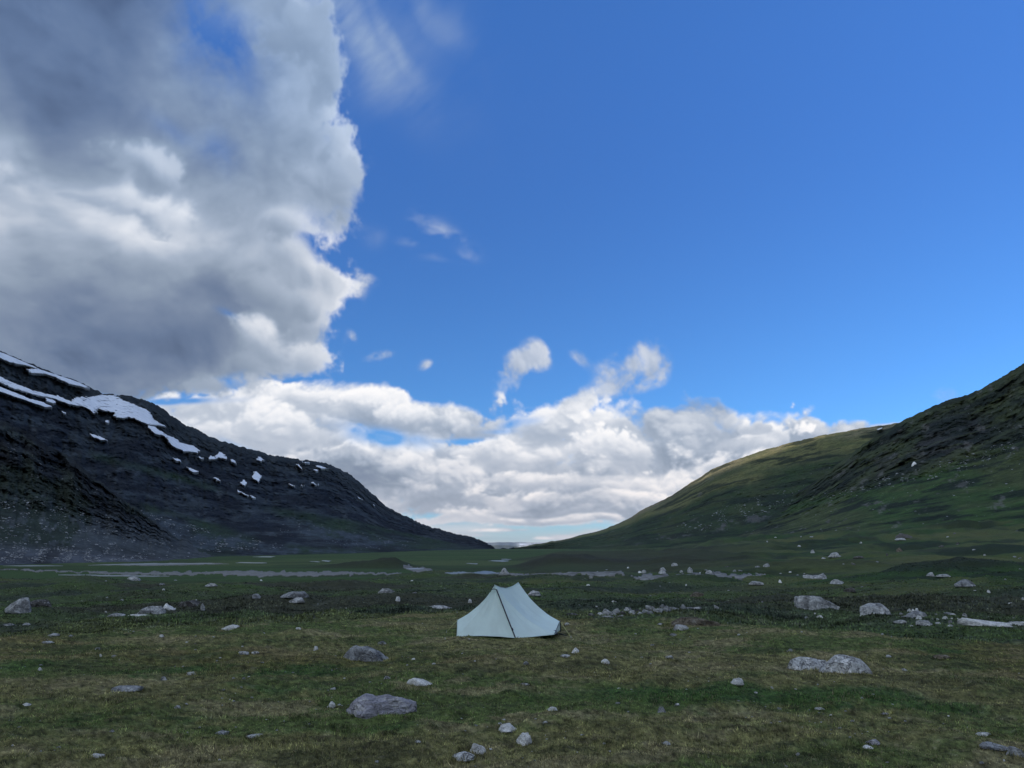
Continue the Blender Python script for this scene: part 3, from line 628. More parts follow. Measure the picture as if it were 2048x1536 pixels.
    def point(s, px, py):
        q = s.at(px, py)
        if q is None: return None
        D, E = s.surf(np.array([q[0]]), np.array([q[1]])); D = float(D[0]); E = float(E[0])
        return D * math.sin(math.radians(q[0])), D * math.cos(math.radians(q[0])), EYE + D * math.tan(math.radians(E)), D

def azline(pts): 
    a, e = px_azel([p[0] for p in pts], [p[1] for p in pts]); return list(zip(a.tolist(), e.tolist()))
LAT = 1500.0
def lat(d, off, cap): return lambda a: np.minimum(cap, d / np.maximum(.012, np.sin(np.radians(np.clip(np.abs(a - off), .3, 90)))) * 1.0)

L_ridge = [(-170, 6), (-150, 11), (-120, 18), (-90, 22), (-60, 19.5), (-42, 14.6)] + azline([(0, 703), (30, 714), (60, 727), (110, 747), (150, 762), (182, 778), (230, 788), (285, 799), (320, 815), (352, 838), (380, 853), (410, 868), (440, 882), (480, 893), (520, 905), (555, 914), (590, 919), (625, 921), (655, 928), (690, 946), (715, 961), (740, 982), (765, 1004), (780, 1017), (800, 1028), (825, 1040), (850, 1050), (880, 1059), (905, 1066), (930, 1071), (950, 1078), (972, 1087), (990, 1093), (1010, 1096)])
L_foot = [(-170, -.4), (-90, -.8), (-50, -.9)] + azline([(0, 1127), (200, 1124), (420, 1118), (600, 1110), (800, 1105), (900, 1103), (1010, 1099)])
def poly_t(S, A, pts):                            # soft mask of a picture outline on a slope
    a = np.zeros(A.shape, bool); P = [px_azel(*p) for p in pts]; j = len(P) - 1
    for i in range(len(P)):
        ai, ei = map(float, P[i]); aj, ej = map(float, P[j])
        a ^= ((ei > S.E) != (ej > S.E)) & (A < (aj - ai) * (S.E - ei) / (ej - ei + 1e-9) + ai); j = i
    return a.astype(np.float32)
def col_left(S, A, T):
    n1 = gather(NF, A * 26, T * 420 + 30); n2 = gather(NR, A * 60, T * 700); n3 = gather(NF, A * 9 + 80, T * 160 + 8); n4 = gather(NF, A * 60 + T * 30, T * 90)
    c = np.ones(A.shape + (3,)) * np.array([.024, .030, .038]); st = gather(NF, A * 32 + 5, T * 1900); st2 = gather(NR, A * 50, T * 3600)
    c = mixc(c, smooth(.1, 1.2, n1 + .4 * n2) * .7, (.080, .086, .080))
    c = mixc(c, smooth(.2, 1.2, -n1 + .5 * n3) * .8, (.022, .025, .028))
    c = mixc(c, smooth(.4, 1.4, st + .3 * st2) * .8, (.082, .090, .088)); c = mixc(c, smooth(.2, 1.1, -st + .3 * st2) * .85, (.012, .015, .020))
    up_ = smooth(.72, .95, T + .05 * n3)
    c = mixc(c, up_ * .6, (.060, .062, .052))
    green = np.maximum(blur(poly_t(S, A, [(280, 1005), (330, 1020), (420, 1045), (520, 1080), (640, 1098), (760, 1103), (600, 1108), (420, 1085), (300, 1030)]), 3),
                       np.maximum(blur(poly_t(S, A, [(180, 905), (300, 935), (420, 965), (440, 985), (330, 955), (200, 920)]), 3), blur(poly_t(S, A, [(520, 1010), (700, 1040), (900, 1085), (960, 1098), (800, 1098), (640, 1070)]), 4) * .8))
    c = mixc(c, np.clip(green * (.7 + .3 * n1), 0, 1) * .95, (.044, .074, .026))
    c = mixc(c, smooth(.25, .1, T) * smooth(-.5, .8, n3 + .2 * n1) * .7, (.036, .054, .026))
    scr = np.maximum(blur(poly_t(S, A, [(300, 1025), (420, 1065), (560, 1095), (760, 1105), (500, 1106), (330, 1088), (260, 1055)]), 3), blur(poly_t(S, A, [(560, 1030), (680, 1062), (830, 1092), (700, 1092), (600, 1065)]), 3))
    c = mixc(c, np.clip(scr * (.6 + .35 * n2), 0, 1), (.105, .115, .115))
    c = mixc(c, smooth(1.3, 2.2, n2) * .5, (.14, .14, .13))
    return c
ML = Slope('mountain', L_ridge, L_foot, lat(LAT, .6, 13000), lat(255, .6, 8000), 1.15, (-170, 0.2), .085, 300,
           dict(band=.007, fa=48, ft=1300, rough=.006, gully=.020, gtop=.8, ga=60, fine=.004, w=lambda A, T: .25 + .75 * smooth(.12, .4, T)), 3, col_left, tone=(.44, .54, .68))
# nearer crag low on the left
S_ridge = [(-60, 12)] + azline([(-300, 730), (0, 840), (30, 853), (60, 868), (100, 893), (150, 924), (200, 962), (250, 1002), (300, 1040), (350, 1070), (400, 1092), (450, 1106), (500, 1115), (560, 1121.5)])
S_foot = [(-60, -1.1)] + azline([(-300, 1130), (0, 1130), (200, 1127), (400, 1123), (560, 1122)])
def col_spur(S, A, T):
    n1 = gather(NF, A * 40, T * 300 + 30); n2 = gather(NR, A * 90, T * 500); n3 = gather(NF, A * 14 + 80, T * 100 + 8)
    c = np.ones(A.shape + (3,)) * np.array([.030, .034, .036]); st = gather(NF, A * 40 + 5, T * 1500); st2 = gather(NR, A * 60, T * 2600)
    c = mixc(c, smooth(.3, 1.3, st + .3 * st2) * .8, (.070, .080, .066)); c = mixc(c, smooth(.2, 1.1, -st + .3 * st2) * .85, (.012, .014, .016))
    c = mixc(c, smooth(.0, 1.3, n1) * .7, (.054, .064, .044)); c = mixc(c, smooth(.3, 1.2, -n1) * .7, (.022, .022, .022))
    cx = poly_t(S, A, [(-400, 1045), (-400, 1000), (40, 960), (100, 985), (200, 1030), (262, 1035), (330, 1052), (480, 1100), (560, 1130), (480, 1200), (-400, 1200)])
    cx = blur(cx, 5)
    c = mixc(c, cx, (.085, .090, .088)); c = mixc(c, cx * smooth(-.2, 1.2, n3 + .3 * n1) * .8, (.030, .044, .024)); c = mixc(c, cx * smooth(.5, 1.5, n2) * .7, (.12, .125, .12))
    mid = blur(poly_t(S, A, [(-400, 960), (0, 925), (60, 940), (200, 1010), (150, 1015), (60, 975), (-400, 1010)]), 3)
    c = mixc(c, mid * .7 * smooth(-1, 1, n1 + n3), (.034, .044, .022))
    bot = smooth(.20, .06, T) ; c = mixc(c, bot, (.125, .125, .13)); c = mixc(c, bot * smooth(.1, 1.2, n1) * .7, (.050, .048, .045)); 
    return c
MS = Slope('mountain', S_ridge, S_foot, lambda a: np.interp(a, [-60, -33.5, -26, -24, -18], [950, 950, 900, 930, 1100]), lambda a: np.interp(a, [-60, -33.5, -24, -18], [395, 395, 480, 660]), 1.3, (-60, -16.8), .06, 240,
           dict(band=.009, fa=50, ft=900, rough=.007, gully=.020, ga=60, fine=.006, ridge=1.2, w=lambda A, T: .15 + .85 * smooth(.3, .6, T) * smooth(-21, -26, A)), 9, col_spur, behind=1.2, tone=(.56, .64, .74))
# right: far hill, top catches the sun
FR_ridge = azline([(1020, 1097), (1040, 1094), (1060, 1091), (1100, 1084), (1140, 1076), (1170, 1068), (1200, 1062), (1225, 1052), (1260, 1036), (1290, 1017), (1320, 1003), (1345, 990), (1370, 972), (1400, 955), (1425, 938), (1455, 926), (1490, 913), (1520, 902), (1560, 891), (1600, 881), (1640, 871), (1700, 861), (1750, 853), (1795, 846), (1900, 835), (2100, 820)]) + [(45, 9), (60, 9)]
FR_foot = azline([(1020, 1100), (1200, 1100), (1400, 1100), (1600, 1095), (2100, 1085)]) + [(60, 0)]
def col_far(S, A, T):
    n1 = gather(NF, A * 30, T * 300 + 30); n2 = gather(NR, A * 60, T * 500); n3 = gather(NF, A * 9 + 80, T * 100 + 8); n6 = gather(NF, A * 30 + T * 100, T * 150)
    c = np.ones(A.shape + (3,)) * np.array([.042, .078, .026]); st = gather(NF, A * 24 + 5 - T * 100, T * 1900); st2 = gather(NR, A * 40, T * 3600 + 60)
    c = mixc(c, smooth(-.2, 1.2, n1) * .6, (.070, .086, .034)); c = mixc(c, smooth(.1, 1.2, -n1 + .4 * n3) * .7, (.032, .052, .024))
    c = mixc(c, smooth(.86, .99, T + .03 * n3 + .01 * n1) * .85, (.34, .30, .19)); c = mixc(c, smooth(.70, .84, T + .05 * n3) * smooth(.97, .86, T + .04 * n3) * .7, (.27, .265, .10))  # tan crest and grass below it, lightened in colour to look sunlit
    c = mixc(c, smooth(.2, 1.2, -st - .35 * st2) * .85, (.020, .034, .018)); c = mixc(c, smooth(.5, 1.4, st + .3 * st2) * .55, (.060, .095, .034))
    band = np.exp(-((T - np.interp(A, [2, 10, 16, 22], [.2, .22, .30, .42])) / .05) ** 2)
    c = mixc(c, band * smooth(.3, 1.2, n2 + .5 * n1) * .9 * smooth(5, 9, A), (.13, .135, .13)); c = mixc(c, band * smooth(.1, 1, -n2) * .5, (.025, .022, .022))
    c = mixc(c, smooth(1.9, 2.6, n2) * .5, (.17, .17, .15))
    return c
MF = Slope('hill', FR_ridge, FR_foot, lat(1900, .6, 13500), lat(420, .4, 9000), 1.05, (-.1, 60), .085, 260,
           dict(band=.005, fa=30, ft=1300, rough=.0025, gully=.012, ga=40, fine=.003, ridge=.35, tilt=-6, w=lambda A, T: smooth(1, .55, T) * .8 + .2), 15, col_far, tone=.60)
# right: the nearer shoulder with the crag
NR_ridge = azline([(1340, 1091), (1400, 1074), (1460, 1052), (1520, 1026), (1570, 1000), (1600, 982), (1640, 955), (1680, 925), (1720, 895), (1760, 868), (1795, 847), (1830, 830), (1850, 822), (1880, 808), (1910, 797), (1940, 786), (1965, 777), (1990, 762), (2020, 745), (2048, 728), (2120, 690), (2300, 600)]) + [(48, 15), (60, 18), (90, 20), (120, 16), (150, 9), (172, 3)]
NR_foot = azline([(1340, 1095), (1400, 1094), (1560, 1090), (1700, 1082), (1850, 1075), (2048, 1066)]) + [(60, .9), (120, 1), (172, 0)]
def col_near(S, A, T):
    n1 = gather(NF, A * 30, T * 300 + 30); n2 = gather(NR, A * 60, T * 600); n3 = gather(NF, A * 9 + 80, T * 100 + 8)
    c = np.ones(A.shape + (3,)) * np.array([.048, .064, .030]); st = gather(NF, A * 24 + 5 - T * 100, T * 1900); st2 = gather(NR, A * 40, T * 3600 + 60)
    c = mixc(c, smooth(-.2, 1.2, n1) * .6, (.062, .070, .036)); c = mixc(c, smooth(.1, 1.2, -n1 + .4 * n3) * .8, (.028, .036, .024))
    crag = blur(poly_t(S, A, [(1640, 930), (1730, 905), (1800, 865), (1900, 830), (2050, 780), (2600, 560), (2600, 800), (2050, 862), (1960, 890), (1850, 925), (1760, 950), (1690, 965), (1650, 955)]), 4)
    c = mixc(c, crag * smooth(-.3, 1.1, n3 + .5 * n1) * .85, (.024, .030, .034)); c = mixc(c, crag * smooth(.3, 1.3, n1 + .5 * n2) * .6, (.060, .062, .060))
    low = blur(poly_t(S, A, [(1550, 1000), (1700, 985), (1850, 945), (2050, 880), (2600, 800), (2600, 1100), (1550, 1100)]), 4)
    c = mixc(c, low * .9, (.048, .094, .026)); c = mixc(c, low * smooth(-.1, 1.1, n3) * .8, (.072, .090, .034)); c = mixc(c, low * smooth(.5, 1.4, -n3 + .3 * n1) * .6, (.034, .054, .024))
    c = mixc(c, smooth(.1, 1.1, -st - .35 * st2) * .85, (.016, .024, .016)); c = mixc(c, smooth(.5, 1.4, st + .3 * st2) * .5, (.075, .096, .040))
    c = mixc(c, smooth(1.4, 2.1, n2) * .6, (.15, .15, .14))
    return c
MN = Slope('hill', NR_ridge, NR_foot, lambda a: np.where(a < 90, 1130 / np.sin(np.radians(np.clip(a - .6, 5, 90))), 1130 / np.maximum(.12, np.sin(np.radians(np.clip(a, 90, 175))))), lambda a: np.interp(a, [11, 17, 22, 33, 60, 172], [1250, 950, 800, 640, 520, 600]), 1.1, (11.6, 172), .085, 260,
           dict(band=.008, fa=40, ft=1300, rough=.005, gully=.012, ga=50, fine=.003, ridge=.6, tilt=-8, w=lambda A, T: .22 + .78 * smooth(.35, .6, T)), 21, col_near, tone=.82)
# range added out of view on the left, crest shaped to shade the valley
tt = np.linspace(-9000, 15000, 60); rows = []
for k, (xx, hh) in enumerate([(-3600, 300), (-4700, 1100), (-6000, 1), (-7300, 900), (-9000, 100)]):
    rr = np.interp(tt, [-9000, -4000, 800, 8200, 12000, 15000], [1545, 1945, 1974, 1974, 1796, 1150]) + 16 * np.interp((tt * .02) % 1024, np.arange(1024), NR[40])
    rows.append(np.stack([np.full_like(tt, xx) + 120 * np.interp((tt * .01 + 100 * k) % 1024, np.arange(1024), NF[50]), tt, rr if hh == 1 else np.full_like(tt, hh) + 60 * np.interp((tt * .01 + 300 * k) % 1024, np.arange(1024), NF[90])], -1))
V = np.concatenate(rows)
put('mountain', mesh_from('mountain', V, grid_faces(5, 60), np.full((len(V), 3), (.05, .052, .05)), True, HM), kind='structure')
# far plain hills at the valley's mouth
a_ = np.linspace(-9, 12, 220)
def far_hill(D0, top, seed, colr):
    er = np.interp(a_, *zip(*top)) + .035 * np.interp(a_ * 20 % 1024, np.arange(1024), NF[seed])
    rw = []; cc = []
    for k, (f, q) in enumerate([(.8, -.6), (.86, -.15), (.90, .05), (.94, .35), (.97, .7), (1.0, 1.0), (1.1, .4)]):
        e_ = -.15 + (er + .15) * q if q > 0 else np.full_like(a_, q * .5 - .1)
        D = D0 * f * (1 + .01 * np.interp((a_ * 30 + k * 90) % 1024, np.arange(1024), NF[seed + 5]))
        rw.append(np.stack([D * np.sin(np.radians(a_)), D * np.cos(np.radians(a_)), EYE + D * np.tan(np.radians(e_))], -1))
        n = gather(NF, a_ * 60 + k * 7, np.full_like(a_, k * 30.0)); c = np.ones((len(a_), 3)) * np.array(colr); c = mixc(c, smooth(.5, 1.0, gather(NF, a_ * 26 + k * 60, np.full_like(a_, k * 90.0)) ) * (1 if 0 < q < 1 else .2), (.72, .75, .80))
        cc.append(c)
    V = np.concatenate(rw)
    return put('hill', mesh_from('hill', V, grid_faces(7, len(a_))[:, ::-1], np.concatenate(cc), True, HM), kind='structure')
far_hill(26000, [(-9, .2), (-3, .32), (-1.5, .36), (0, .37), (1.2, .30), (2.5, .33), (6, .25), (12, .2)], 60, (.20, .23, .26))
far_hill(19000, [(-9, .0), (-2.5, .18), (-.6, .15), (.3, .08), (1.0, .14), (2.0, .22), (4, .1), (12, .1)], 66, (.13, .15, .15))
print('mountains', round(time.time() - T0, 1))
# ---------------------------------------------------------------- sheets draped over the land: snow patches, gravel, water
def _inpoly(PX, PY, P):
    a = np.zeros(PX.shape, bool); j = len(P) - 1
    for i in range(len(P)):
        xi, yi = P[i]; xj, yj = P[j]
        a ^= ((yi > PY) != (yj > PY)) & (PX < (xj - xi) * (PY - yi) / (yj - yi + 1e-12) + xi); j = i
    return a
def sheet(name, surf_pt, P, nu, nv, thick, mat, rag, seed, ragv=None, holes=0, **props):
    """P: outline in surface parameters; surf_pt(u, v) -> x, y, z, outward normal-ish offset direction. A thin slab with an edge."""
    P = np.array(P, float); u0, v0 = P.min(0); u1, v1 = P.max(0); du, dv = (u1 - u0), (v1 - v0)
    u0 -= .04 * du; u1 += .04 * du; v0 -= .04 * dv; v1 += .04 * dv
    U, Vv = np.meshgrid(np.linspace(u0, u1, nu), np.linspace(v0, v1, nv))
    nx = np.linspace(0, nu * 9, nu)[None].repeat(nv, 0); ny = np.linspace(0, nv * 9, nv)[:, None].repeat(nu, 1)
    wu = rag * du / nu * gather(NF, nx + seed * 37, ny + seed * 91) * 2.2; wv = (rag if ragv is None else ragv) * dv / nv * gather(NF, nx + seed * 53 + 200, ny + seed * 17) * 2.2
    ins = _inpoly(U + wu, Vv + wv, P.tolist())
    if holes: ins &= gather(NF, nx * .5 + seed * 31, ny * 1.9 + seed * 11) > -holes
    fq = ins[:-1, :-1] & ins[1:, :-1] & ins[:-1, 1:] & ins[1:, 1:]
    if fq.sum() < 2: return None
    top = surf_pt(U.ravel(), Vv.ravel(), thick); bot = surf_pt(U.ravel(), Vv.ravel(), -thick * 1.5)
    idx = np.arange(nu * nv).reshape(nv, nu); n = nu * nv
    quads = []
    i, j = np.nonzero(fq); a = idx[i, j]; b = idx[i, j + 1]; c = idx[i + 1, j + 1]; d = idx[i + 1, j]
    quads.append(np.stack([a, b, c, d], -1))
    pad = np.pad(fq, 1)
    for (di, dj, e) in ((-1, 0, (a, b)), (1, 0, (c, d)), (0, -1, (d, a)), (0, 1, (b, c))):
        m = ~pad[i + 1 + di, j + 1 + dj]
        p, q = e[0][m], e[1][m]; quads.append(np.stack([q, p, p + n, q + n], -1))
    F = np.concatenate(quads); V = np.concatenate([top, bot])
    used = np.unique(F); mp = np.zeros(len(V), int); mp[used] = np.arange(len(used))
    o = V[used].mean(0); me = mesh_from(name, V[used] - o, mp[F], None, True, mat)
    me.update()
    return put(name, me, loc=tuple(o), **props)

def m_snow():
    m = Mat('old_snow'); p = m.pos(); a = m.noise(p, .03, 5, .6); b = m.noise(m.map(p, (1, 1, 3)), .3, 4, .6)
    c = m.mix(1.0, m.ramp(a, [(.3, (.60, .64, .69)), (.7, (.76, .79, .83))]), m.ramp(b, [(.3, .9), (.7, 1.05)]), 'MULTIPLY')
    return m.fin(c, .7, m.bump(b, .25, .8), .2)
SNOW = m_snow()
def slope_pt(S):
    if not hasattr(S, 'Draw'):
        S.Draw = S.D; S.Eraw = S.E; S.Esm = blur(S.E.astype(np.float32), 4); S.Dsm = np.exp(blur(np.log(S.D).astype(np.float32), 8)); S.Dsl = np.exp(blur(np.log(S.D).astype(np.float32), 5))
    def f(u, v, off):
        D, E = S.surf(u, v); S.E = S.Esm; E = S.surf(u, v)[1]; S.E = S.Eraw; S.D = S.Dsm; D2, _ = S.surf(u, v); S.D = S.Dsl; D3, _ = S.surf(u, v); S.D = S.Draw
        D = D2 * .968 - off if off > 0 else np.maximum(D, D2) + D2 * .004; a = np.radians(u)
        return np.stack([D * np.sin(a), D * np.cos(a), EYE + D * np.tan(np.radians(E)) + off * .4], -1)
    return f
def snow(S, pts, label, seed, off=None, rag=1.0):
    Q = [S.at(*p) for p in pts]; Q = [q for q in Q if q]
    if len(Q) < 3: print('snow lost', label); return
    xs = [p[0] for p in pts]; ys = [p[1] for p in pts]
    D = float(S.surf(np.array([Q[0][0]]), np.array([Q[0][1]]))[0][0])
    return sheet('snow_patch', slope_pt(S), Q, int(max(12, (max(xs) - min(xs)) * 1.0 + 6)), int(max(12, (max(ys) - min(ys)) * 1.6 + 6)), D * .004 if off is None else off, SNOW, rag, seed, holes={2: 2.0}.get(seed, 0),
                 label=label, cat='snow patch', group='old snow patches on the mountains')
snow(ML, [(-140, 640), (-60, 675), (0, 705), (25, 714), (50, 727), (80, 741), (100, 746), (130, 756), (155, 764), (172, 770), (179, 775), (172, 779), (160, 774), (140, 770), (110, 758), (92, 750), (60, 748), (55, 742), (75, 740), (50, 734), (20, 728), (0, 718), (-60, 696), (-140, 668)], 'long curved snow ribbon just under the left mountain\'s crest, topmost of the snow', 1)
snow(ML, [(-150, 690), (-80, 716), (0, 755), (20, 765), (45, 776), (62, 781), (80, 787), (100, 792), (118, 794), (128, 799), (140, 803), (150, 795), (170, 797), (190, 794), (200, 792), (228, 791), (245, 800), (262, 806), (278, 815), (292, 820), (300, 826), (306, 838), (315, 845), (332, 854), (318, 853), (300, 851), (288, 847), (276, 843), (268, 838), (252, 836), (244, 838), (230, 836), (228, 828), (212, 824), (196, 820), (188, 829), (178, 821), (165, 815), (140, 811), (122, 805), (104, 800), (84, 795), (64, 790), (44, 785), (20, 776), (0, 766), (-80, 728), (-150, 705)], 'largest sprawling snowfield on the left mountain, with rock showing through', 2)
snow(ML, [(294, 853), (306, 855), (318, 862), (330, 870), (352, 878), (358, 887), (370, 892), (386, 893), (400, 902), (394, 907), (378, 906), (366, 905), (352, 898), (340, 890), (336, 882), (328, 873), (312, 870), (300, 862)], 'snow tongue trailing down right from the largest snowfield', 3)
for i, (pts, lb) in enumerate([
    ([(-60, 750), (0, 776), (30, 788), (60, 799), (84, 806), (104, 817), (90, 816), (64, 808), (30, 796), (0, 785), (-60, 758)], 'thin snow strand running below the left end of the largest snowfield'),
    ([(88, 797), (104, 803), (116, 807), (108, 811), (94, 804)], 'small snow scrap between the largest snowfield and the thin strand below it'),
    ([(415, 917), (430, 914), (437, 907), (447, 908), (458, 919), (450, 921), (438, 919), (425, 922), (417, 920)], 'fan shaped snow patch right of the long snow tongue'),
    ([(459, 921), (467, 921), (475, 931), (468, 929)], 'tiny slanting snow fleck at the right tip of the fan shaped patch'),
    ([(396, 914), (405, 917), (408, 921), (400, 920)], 'small snow fleck at the left tip of the fan shaped patch'),
    ([(512, 918), (520, 916), (530, 922), (522, 925), (514, 922)], 'small oval snow patch alone just below the left skyline'),
    ([(176, 870), (190, 872), (205, 879), (217, 884), (204, 883), (188, 878)], 'thin lone snow sliver on the dark slope below the largest snowfield'),
    ([(345, 918), (354, 918), (361, 926), (356, 928)], 'small slanting snow streak left of the fan shaped patch'),
    ([(373, 936), (385, 940), (399, 945), (392, 948), (380, 944)], 'short snow bar below and left of the fan shaped patch'),
    ([(425, 957), (435, 960), (444, 966), (434, 964)], 'thin snow sliver at the end of a green ledge'),
    ([(503, 955), (507, 945), (516, 946), (523, 955), (519, 962), (522, 968), (512, 963), (505, 960)], 'steep ragged snow patch in the middle of the dark cliff'),
    ([(480, 967), (488, 962), (493, 969), (487, 974)], 'small star shaped snow patch left of the ragged cliff patch'),
    ([(473, 981), (480, 985), (492, 990), (496, 995), (486, 991), (476, 987)], 'curved snow streak low on the cliff, left one of a pair'),
    ([(498, 992), (507, 995), (515, 1000), (504, 998)], 'short snow streak low on the cliff, right one of a pair'),
    ([(598, 924), (612, 925), (625, 928), (610, 928)], 'flat snow strip on the rounded left summit shoulder'),
    ([(628, 933), (642, 934), (657, 940), (642, 939)], 'pale snow strip near the right end of the left mountain\'s summit'),
    ([(590, 928), (598, 932), (606, 944), (600, 941), (595, 934)], 'narrow hooked snow patch hanging below the summit shoulder'),
    ([(626, 941), (634, 941), (638, 944), (628, 944)], 'small snow dash under the summit strips'),
    ([(575, 966), (583, 970), (590, 976), (580, 973)], 'diagonal snow streak on the cliff below the summit shoulder'),
    ([(599, 970), (605, 972), (608, 975), (601, 973)], 'tiny snow dash between two diagonal streaks'),
    ([(622, 965), (629, 968), (633, 972), (638, 968), (637, 972), (630, 973)], 'small tick shaped snow patch on the cliff'),
    ([(713, 995), (720, 997), (728, 1001), (720, 1001)], 'small snow bar on the falling right end of the left mountain'),
    ([(746, 1010), (750, 1011), (751, 1014), (747, 1013)], 'tiniest snow dot near the left mountain\'s falling edge'),
    ([(209, 843), (217, 843), (218, 847), (211, 847)], 'small round snow dot under the largest snowfield'),
    ([(118, 823), (128, 826), (136, 831), (126, 829)], 'short snow dash below the left part of the largest snowfield')]):
    snow(ML, pts, lb, 10 + i, rag=.8)
snow(MF, [(1752, 861), (1760, 859), (1766, 857), (1764, 860), (1757, 863)], 'single white snow fleck near the top of the sunlit right hill', 50, rag=.3)
q = MS.at(0, 1100)

# ---- gravel bars, river and pools on the valley floor
def m_gravel():
    m = Mat('river_gravel'); p = m.pos(); v = m.n('ShaderNodeTexVoronoi'); v.inputs['Scale'].default_value = 2.2; m.l(m.map(p, (.5, 1, 1)), v.inputs['Vector'])
    a = m.noise(p, .35, 6, .7)
    c = m.mix(1.0, m.ramp(a, [(.3, (.11, .11, .108)), (.55, (.17, .175, .17)), (.8, (.26, .26, .25))]), m.ramp(v.outputs['Color'], [(.2, .65), (.8, 1.25)]), 'MULTIPLY')
    return m.fin(c, .9, m.bump(v.outputs['Distance'], .8, .12), .2)
GRAV = m_gravel()
def m_water():
    m = Mat('river_water'); p = m.pos(); n = m.noise(m.map(p, (.6, 1, 1)), 1.5, 3, .6)
    return m.fin((.16, .18, .18), .4, m.bump(n, .12, .05), .7)
WAT = m_water()
def ground_pt(u, v, off):
    D = np.exp(v); a = np.radians(u); x = D * np.sin(a); y = D * np.cos(a)
    return np.stack([x, y, ground_z(x, y) + off], -1)
def flat(name, pts, thick, mat, seed, rag, **props):
    Q = []
    for p in pts:
        a, e = px_azel(*p); h = EYE + 5.4 if p[0] < 1500 else EYE + 4.2
        g = pick_ground(*p)
        D = g[3] if g else h / math.tan(-math.radians(float(e)))
        Q.append((float(a), math.log(D)))
    xs = [p[0] for p in pts]
    return sheet(name, ground_pt, Q, int(max(16, (max(xs) - min(xs)) * .6)), 40, thick, mat, rag, seed, ragv=rag * .45, **props)
for i, (pts) in enumerate([
    [(-260, 1140), (-60, 1141), (60, 1142), (150, 1146), (260, 1151), (360, 1152), (420, 1149), (500, 1153), (620, 1154), (700, 1150), (760, 1150), (900, 1150), (800, 1146), (690, 1143), (560, 1143), (470, 1141), (380, 1143), (250, 1144), (150, 1142), (60, 1139), (-260, 1137)],
    [(200, 1131), (260, 1128), (340, 1126), (420, 1126), (470, 1128), (400, 1130), (300, 1132)],
    [(800, 1135), (840, 1134), (870, 1137), (862, 1141), (820, 1141)],
    [(820, 1146), (960, 1147), (1100, 1149), (1260, 1151), (1400, 1153), (1500, 1154), (1570, 1152), (1480, 1149), (1380, 1147), (1260, 1147), (1120, 1146), (960, 1144)]]):
    flat('gravel_bar', pts, .10, GRAV, 60 + i, 1.2, kind='structure')
for i, pts in enumerate([
    [(100, 1150), (200, 1153), (300, 1154), (350, 1153), (280, 1152), (180, 1150)],
    [(170, 1131), (260, 1130), (420, 1128), (430, 1127), (300, 1127), (220, 1129)],
    [(470, 1126), (530, 1127), (535, 1126), (480, 1125)],
    [(640, 1122), (660, 1124), (662, 1122), (645, 1121)],
    [(812, 1138), (836, 1137), (850, 1139), (840, 1139.6), (820, 1139.6)],
    [(885, 1146), (930, 1147), (1000, 1148), (990, 1146), (920, 1145)],
    [(975, 1122), (1005, 1124), (1022, 1122), (1004, 1121)],
    [(930, 1127), (950, 1129), (958, 1128), (945, 1127)],
    [(1000, 1119), (1020, 1120), (1024, 1119), (1010, 1118)],
    [(505, 1114), (545, 1115), (552, 1113), (520, 1113)],
    [(620, 1123), (640, 1125), (636, 1123)],
    [(0, 1132), (60, 1133), (130, 1132), (70, 1131)]]):
    flat('river' if i in (0, 1, 5) else 'pond_water', pts, .16, WAT, 80 + i, .5, kind='structure')
print('drapes', round(time.time() - T0, 1))
